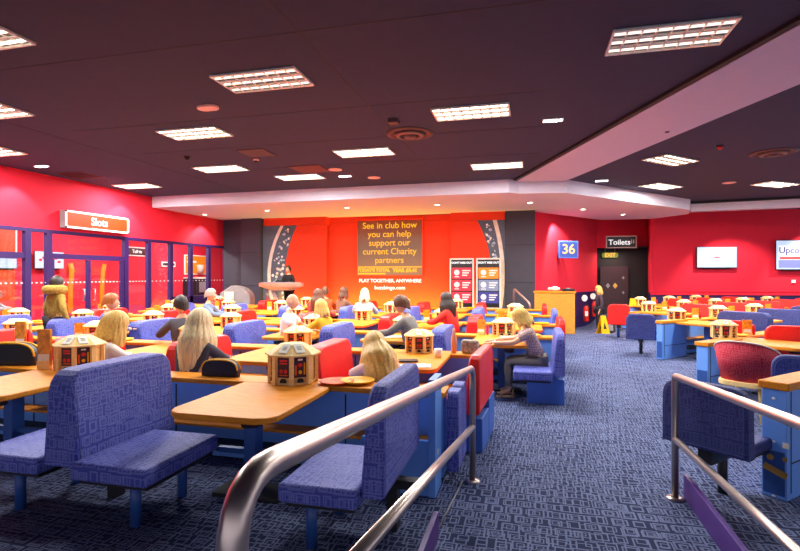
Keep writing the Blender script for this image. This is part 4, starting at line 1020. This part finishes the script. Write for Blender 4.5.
def head_geo(b, mt):
    n, h = 28, 22; vs = []
    for i in range(h + 1):
        th = PI * i / h
        for j in range(n):
            ph = 2 * PI * j / n
            x, y, z = math.sin(th) * math.cos(ph), math.sin(th) * math.sin(ph), math.cos(th)
            X_, Y_, Z_ = x * .076, y * .096, z * .118
            if z < 0: X_ *= 1 - .38 * (-z) ** 1.6; Y_ = Y_ * (1 - .28 * (-z) ** 1.5) + .018 * (-z)
            if y > 0:
                Y_ += .024 * math.exp(-(X_ / .011) ** 2) * math.exp(-((Z_ + .018) / .02) ** 2) + .008 * math.exp(-(X_ / .012) ** 2) * math.exp(-((Z_ - .0) / .03) ** 2)
                Y_ -= .012 * math.exp(-((abs(X_) - .03) / .014) ** 2) * math.exp(-((Z_ - .006) / .014) ** 2)
                Y_ += .006 * math.exp(-(X_ / .02) ** 2) * math.exp(-((Z_ + .052) / .01) ** 2)
            vs.append((X_, Y_, Z_))
    fs = [(i * n + j, i * n + (j + 1) % n, (i + 1) * n + (j + 1) % n, (i + 1) * n + j) for i in range(h) for j in range(n)]
    b.put(vs, fs, b.skin, mt, True)
    for s_ in (-1, 1):
        b.ball((s_ * .03, .081, .006), (.013, .008, .008), 'eyewhite', 10, mt); b.ball((s_ * .03, .087, .006), (.006, .004, .006), 'iris', 8, mt)
        b.ball((s_ * .077, -.004, -.004), (.011, .02, .03), b.skin, 10, mt)
    b.ball((0, .092, -.052), (.022, .008, .007), 'lip', 10, mt)
def hair_geo(style, col, mt, wave=.0, hs=1):
    mt = mt @ Matrix.Scale(hs, 4)
    L, wid, face = {'verylong': (.46, 1.42, 66), 'short': (.03, 1.06, 60), 'bob': (.13, 1.25, 62), 'long': (.34, 1.38, 66), 'wavy': (.36, 1.5, 66), 'bald': None}[style]
    n, h = 96, 30; b = B(); vs = []; rr = random.Random(int(L * 1000) + len(col))
    ph0 = [rr.random() * 6 for _ in range(4)]
    for i in range(h + 1):
        for j in range(n):
            ph = 2 * PI * j / n; fa = abs(((ph - PI / 2 + PI) % (2 * PI)) - PI)        # angle from the face
            s_ = max(0, min(1, (math.degrees(fa) - face * .62) / (face * .5))); s_ = s_ * s_ * (3 - 2 * s_)
            zend = .062 * (1 - s_) + (-L + .035 * math.sin(ph * 5 + ph0[0]) + .02 * math.sin(ph * 13)) * s_
            if style == 'short': zend = .062 * (1 - s_) + (-.02 - .06 * max(0, (math.degrees(fa) - 100) / 80)) * s_
            t_ = i / h; z = .132 - (.132 - zend) * (1 - math.cos(t_ * PI / 2)) if t_ < 1 else zend
            if z > 0: q = math.sqrt(max(0, 1 - (z / .132) ** 2)); 
            else: q = 1 + (wid - 1) * min(1, -z / .1) - .25 * max(0, (-z - .16) / .2)
            lock = .018 * math.sin(ph * 19 + ph0[1] + z * 14) + .014 * math.sin(ph * 31 + ph0[2] - z * 18) + wave * math.sin(z * 42 + ph * 3)
            q *= 1 + lock * min(1, q)
            back = max(0, -math.sin(ph))
            vs.append((.089 * q * math.cos(ph), (.108 + .012 * back) * q * math.sin(ph), z))
    fs = [(i * n + j, i * n + (j + 1) % n, (i + 1) * n + (j + 1) % n, (i + 1) * n + j) for i in range(h) for j in range(n)]
    b.put(vs, fs, col, mt, True)
    me = b.mesh('h'); o = bpy.data.objects.new('h', me); C.objects.link(o); md = o.modifiers.new('s', 'SOLIDIFY'); md.thickness = .008; md.offset = -1
    out = eval_mesh(o); bpy.data.objects.remove(o); return out
HC = {'blond': 'f0c264', 'paleblond': 'f8dfa6', 'brown': '6a3c20', 'dark': '2e2018', 'grey': 'a89a88', 'ginger': 'b0642c'}
for k_, v in HC.items():
    m_, nt, bs = new_mat(k_ + '_hair'); tc = nt.nodes.new('ShaderNodeTexCoord'); mp = nt.nodes.new('ShaderNodeMapping'); mp.inputs['Scale'].default_value = (60, 60, 5)
    nz = nt.nodes.new('ShaderNodeTexNoise'); nz.inputs['Scale'].default_value = 2; nt.links.new(tc.outputs['Object'], mp.inputs[0]); nt.links.new(mp.outputs[0], nz.inputs['Vector'])
    rp = nt.nodes.new('ShaderNodeValToRGB'); c = hexc(v); rp.color_ramp.elements[0].color = tuple(x * .6 for x in c[:3]) + (1,); rp.color_ramp.elements[1].color = c
    rp.color_ramp.elements[0].position = .3; rp.color_ramp.elements[1].position = .62
    nt.links.new(nz.outputs['Fac'], rp.inputs[0]); nt.links.new(rp.outputs[0], bs.inputs['Base Color']); bs.inputs['Roughness'].default_value = .5; M['hair_' + k_] = m_
def cloth(name, colr, var=.12, vs=6):
    if name not in M: M[name] = mat(name, colr, .85, var=var, vs=vs, bump=.2)
    return name
def person(loc, rz, label, pose='sit', lean=.12, hair=('short', 'brown'), top=('grey_top', '606068'), legs=('dark_trousers', '26262e'), sleeves='long', reach=.38, headturn=0, nod=0, scale=1, shoes='dark', hood=False, skincol=None, spread=0, hs=1.08):
    t = thing('person', loc, rz, label, 'person'); t.scale = (scale,) * 3
    sk = 'skin'
    sit = pose == 'sit'
    zp = .54 if sit else .93
    piv = Vector((0, 0, zp)); RL = Matrix.Rotation(-lean, 3, 'X')
    def U(x, y, z): v = piv + RL @ (Vector((x, y, z)) ); return (v.x, v.y, v.z)
    pel = (0, 0, zp); wa = U(0, .0, .16); ch = U(0, .0, .33); nb = U(0, -.01, .47); nk = U(0, .0, .56); hd = U(0, .02, .665)
    chains = [([pel, wa, ch, nb, nk], [(.145, .12), (.125, .1), (.15, .105), (.085, .07), (.052, .055)])]
    tops = [([pel, wa, ch, nb], [(.17, .145), (.15, .125), (.175, .13), (.09, .08)])]
    lower = []; fing = []
    for s_ in (-1, 1):
        sh = U(s_ * .155, 0, .425)
        if sit: el = (s_ * .25, sh[1] + reach * .38, .80); wr = (s_ * (.17 - spread), sh[1] + reach, .785)
        elif pose == 'stand': el = (s_ * .25, -.03, 1.13); wr = (s_ * .25, .06, .88)
        else: el = (s_ * .25, .05, 1.16); wr = (s_ * .14, .3, 1.12)
        el2 = tuple(el)
        chains.append(([ch, sh, el2, wr], [(.15, .105), .058, .043, .028]))
        if sleeves == 'long': tops.append(([ch, sh, el2, tuple(Vector(el2).lerp(Vector(wr), .85))], [(.175, .13), .074, .058, .044]))
        else: tops.append(([ch, sh, tuple(Vector(sh).lerp(Vector(el2), .7))], [(.175, .13), .078, .068]))
        hp = (s_ * .085, .01, zp - .03)
        if sit: kn = (s_ * .1, .43, .52); an = (s_ * .1, .40, .1)
        else: kn = (s_ * .1, .02, .5); an = (s_ * .1, -.02, .1)
        toe = (an[0], an[1] + .14, .045)
        chains.append(([pel, hp, kn, an, toe], [(.145, .12), .09, .058, .038, .032]))
        lower.append(([pel, hp, kn, (an[0], an[1], an[2] + .04)], [(.155, .13), .102, .07, .054]))
        # hand: palm + five fingers
        W_ = Vector(wr); d_ = (W_ - Vector(el2)).normalized(); side = d_.cross(Vector((0, 0, 1)))
        side = side.normalized() if side.length > .1 else Vector((0, 1, 0))
        inn = side if side.x * -s_ > 0 or (abs(side.x) < .1 and side.y > 0) else -side
        dn = Vector((0, 0, -1)) if sit else d_.cross(side).normalized() * -s_
        pm = W_ + d_ * .05
        fing.append(([tuple(W_), tuple(pm), tuple(W_ + d_ * .085)], [(.024, .018), (.034, .016), (.036, .013)]))
        for q, (o_, l_) in enumerate(((-.027, .058), (-.009, .07), (.009, .074), (.027, .066))):
            b0 = W_ + d_ * .08 + inn * o_; b1 = b0 + d_ * l_ * .5 + dn * .004; b2 = b0 + d_ * l_ * .9 + dn * .018
            fing.append(([tuple(b0 - d_ * .02), tuple(b0), tuple(b1), tuple(b2)], [.009, .009, .0085, .007]))
        b0 = W_ + d_ * .03 + inn * .022
        fing.append(([tuple(b0), tuple(b0 + d_ * .03 + inn * .026), tuple(b0 + d_ * .055 + inn * .034 + dn * .006)], [.011, .010, .008]))
        # shoe
        b = B(); b.box(an[0] - .045, an[0] + .045, an[1] - .07, an[1] + .19, 0, .02, shoes, None, .008); 
        if shoes != 'sandal': b.ball((an[0], an[1] + .08, .03), (.046, .125, .045), shoes, 14); b.ball((an[0], an[1] - .02, .06), (.045, .06, .06), shoes, 12)
        else: b.tube([(an[0] - .045, an[1] + .12, .02), (an[0] - .03, an[1] + .12, .07), (an[0] + .03, an[1] + .12, .07), (an[0] + .045, an[1] + .12, .02)], .012, shoes, 6); b.tube([(an[0] - .045, an[1] - .03, .02), (an[0] - .04, an[1] - .05, .09), (an[0] + .04, an[1] - .05, .09), (an[0] + .045, an[1] - .03, .02)], .009, shoes, 6)
        b.build('shoe', t)
    bme = skin_mesh(chains); b = B(); b.skin = sk; b.slot(sk)
    b.bm.from_mesh(bme)
    b.bm.from_mesh(skin_mesh(fing, 1, True))
    hm = Matrix.Translation(hd) @ Matrix.Rotation(headturn, 4, 'Z') @ Matrix.Rotation(-lean * .5 - nod, 4, 'X')
    head_geo(b, hm); b.build('body', t)
    b = B(); b.slot(cloth(*top)); b.bm.from_mesh(skin_mesh(tops)); o = b.build('hood_coat' if hood else 'top', t)
    b = B(); b.slot(cloth(*legs)); b.bm.from_mesh(skin_mesh(lower)); b.build('trousers', t)
    if hair and hair[0] != 'bald':
        me = hair_geo(hair[0], 'hair_' + hair[1], hm, .03 if hair[0] == 'wavy' else 0, hs); o = bpy.data.objects.new('hair', me); C.objects.link(o); o.parent = t
    if hood:
        b = B(); b.lathe([(.17, -.13), (.2, -.06), (.19, .0), (.12, .03), (.1, -.03)], cloth(*top), 20, (hd[0], hd[1] - .04, hd[2] - .06)); b.build('hood', t)
    return t
def P2(px, Yc): return at(px, Yc)
# seated woman by the aisle
M['sandal'] = mat('tan_sandal', 'c89878', .6)
M['blouse'] = pattern('patterned_blouse', '6e5a62', 'd8b8b0', (.05, .035), .4, .85, .1, .9)
x, y = .11, 7.38
person((x, y, 0), math.radians(90), 'seated woman with blond bob, patterned blouse and grey leggings beside the aisle', lean=.36, hair=('bob', 'blond'), top=('blouse', ''), legs=('grey_leggings', '746c62'), sleeves='short', reach=.48, nod=.15, shoes='sandal', scale=.97)
PEOPLE = [
 # px, Yc, facing deg (0 = away from camera along +y, 90 = towards -x), kwargs
 (188, 5.25, 5, 'seated woman from behind, long pale blond hair and dark top, beyond the nearest divider', dict(hair=('verylong', 'paleblond'), top=('charcoal_top', '3c3c48'), scale=1.0, lean=.3, hs=1.45)),
 (95, 5.6, -30, 'seated woman with short blond hair and white top behind the nearest left bench', dict(hair=('bob', 'blond'), top=('white_top', 'f0e8e0'), lean=.3, scale=.96, hs=1.5)),
 (104, 8.3, -60, 'seated person with ginger hair and blue jacket beyond the blond woman', dict(hair=('short', 'ginger'), top=('blue_jacket', '4a66a8'))),
 (184, 7.35, 60, 'seated man with short dark hair beyond the pale blond woman', dict(hair=('short', 'dark'), top=('grey_shirt', '50505c'), scale=1.06)),
 (206, 11.3, -70, 'seated person with short grey hair by the far left tables', dict(hair=('short', 'grey'), top=('bluegrey_shirt', '6c7c98'))),
 (286, 8.35, -80, 'seated bald man in a white shirt facing right', dict(hair=('bald', ''), top=('white_shirt', 'eceaf0'), sleeves='short')),
 (315, 11.0, -20, 'seated woman with long brown hair right of the bald man', dict(hair=('long', 'brown'), top=('maroon_top', '8a2430'))),
 (325, 13.2, 20, 'seated person with brown hair in front of the stage', dict(hair=('short', 'brown'), top=('orange_top', 'c85a28'))),
 (342, 8.4, 75, 'seated woman in a yellow cardigan with blond hair', dict(hair=('bob', 'blond'), top=('yellow_cardigan', 'e0a81c'), scale=.98)),
 (354, 13.0, -30, 'seated person with brown bobbed hair left of the pale blond one', dict(hair=('bob', 'brown'), top=('brown_top', '7a5038'))),
 (364, 11.6, 10, 'seated person with pale blond hair below the stage screen', dict(hair=('bob', 'paleblond'), top=('pale_top', 'c8c0b8'))),
 (421, 7.5, 80, 'seated man in a grey marl jacket with brown hair facing left', dict(hair=('short', 'brown'), top=('grey_marl_jacket', '7a746c', .35, 60), scale=1.08, lean=.3)),
 (472, 9.4, 70, 'seated person in a bright red top with dark hair', dict(hair=('long', 'dark'), top=('bright_red_top', 'e02c1c'), scale=1.05, lean=.2)),
]
for px, Yc, fd, lab, kw in PEOPLE:
    x, y = P2(px, Yc)
    for ly, _, _, dbl, ex, _ in ROWS:
        if ly - 1.5 < y < ly - .2:
            for bx in dbl + [ex]:
                if abs(x - bx) < .4: x = bx + (.4 if x > bx else -.4)
    kw.setdefault('scale', 1.06); person((x, y, 0), math.radians(fd), lab, **kw)
x, y = P2(388, 4.75); person((x, y, -.02), math.radians(35), 'woman with long wavy golden hair leaning forward behind the nearest ledge', hair=('wavy', 'blond'), top=('pinkwhite_top', 'eec8c0'), lean=.65, nod=.3, hs=1.45, scale=.94)
x, y = P2(56, 9.0); person((x, y, 0), math.radians(-10), 'standing person in a mustard hooded coat seen from behind', pose='stand', hair=('short', 'dark'), top=('mustard_coat', 'a08434', .4, 30), legs=('black_trousers', '1c1a20'), hood=True, lean=.0, scale=.98)
x, y = P2(599, 17.6); person((x, y, fz(x, y)), math.radians(100), 'standing person with blond hair in dark clothes by the toilets opening', pose='stand', hair=('bob', 'blond'), top=('dark_plum_top', '3a2c3c'), lean=0)
x, y = P2(289, 17.3); person((x, y, .35), math.radians(170), 'presenter in black clothes standing at the stage lectern', pose='carry', hair=('short', 'dark'), top=('black_shirt', '1a1416'), legs=('black_jeans', '141216'), lean=.05, scale=.98)
x, y = P2(16, 13.6); person((x - 1.0, y, 0), math.radians(-60), 'person in a grey top leaning forward in the slots room at the left edge', hair=('short', 'ginger'), top=('grey_blouse', 'b0a8a4'), lean=.35)
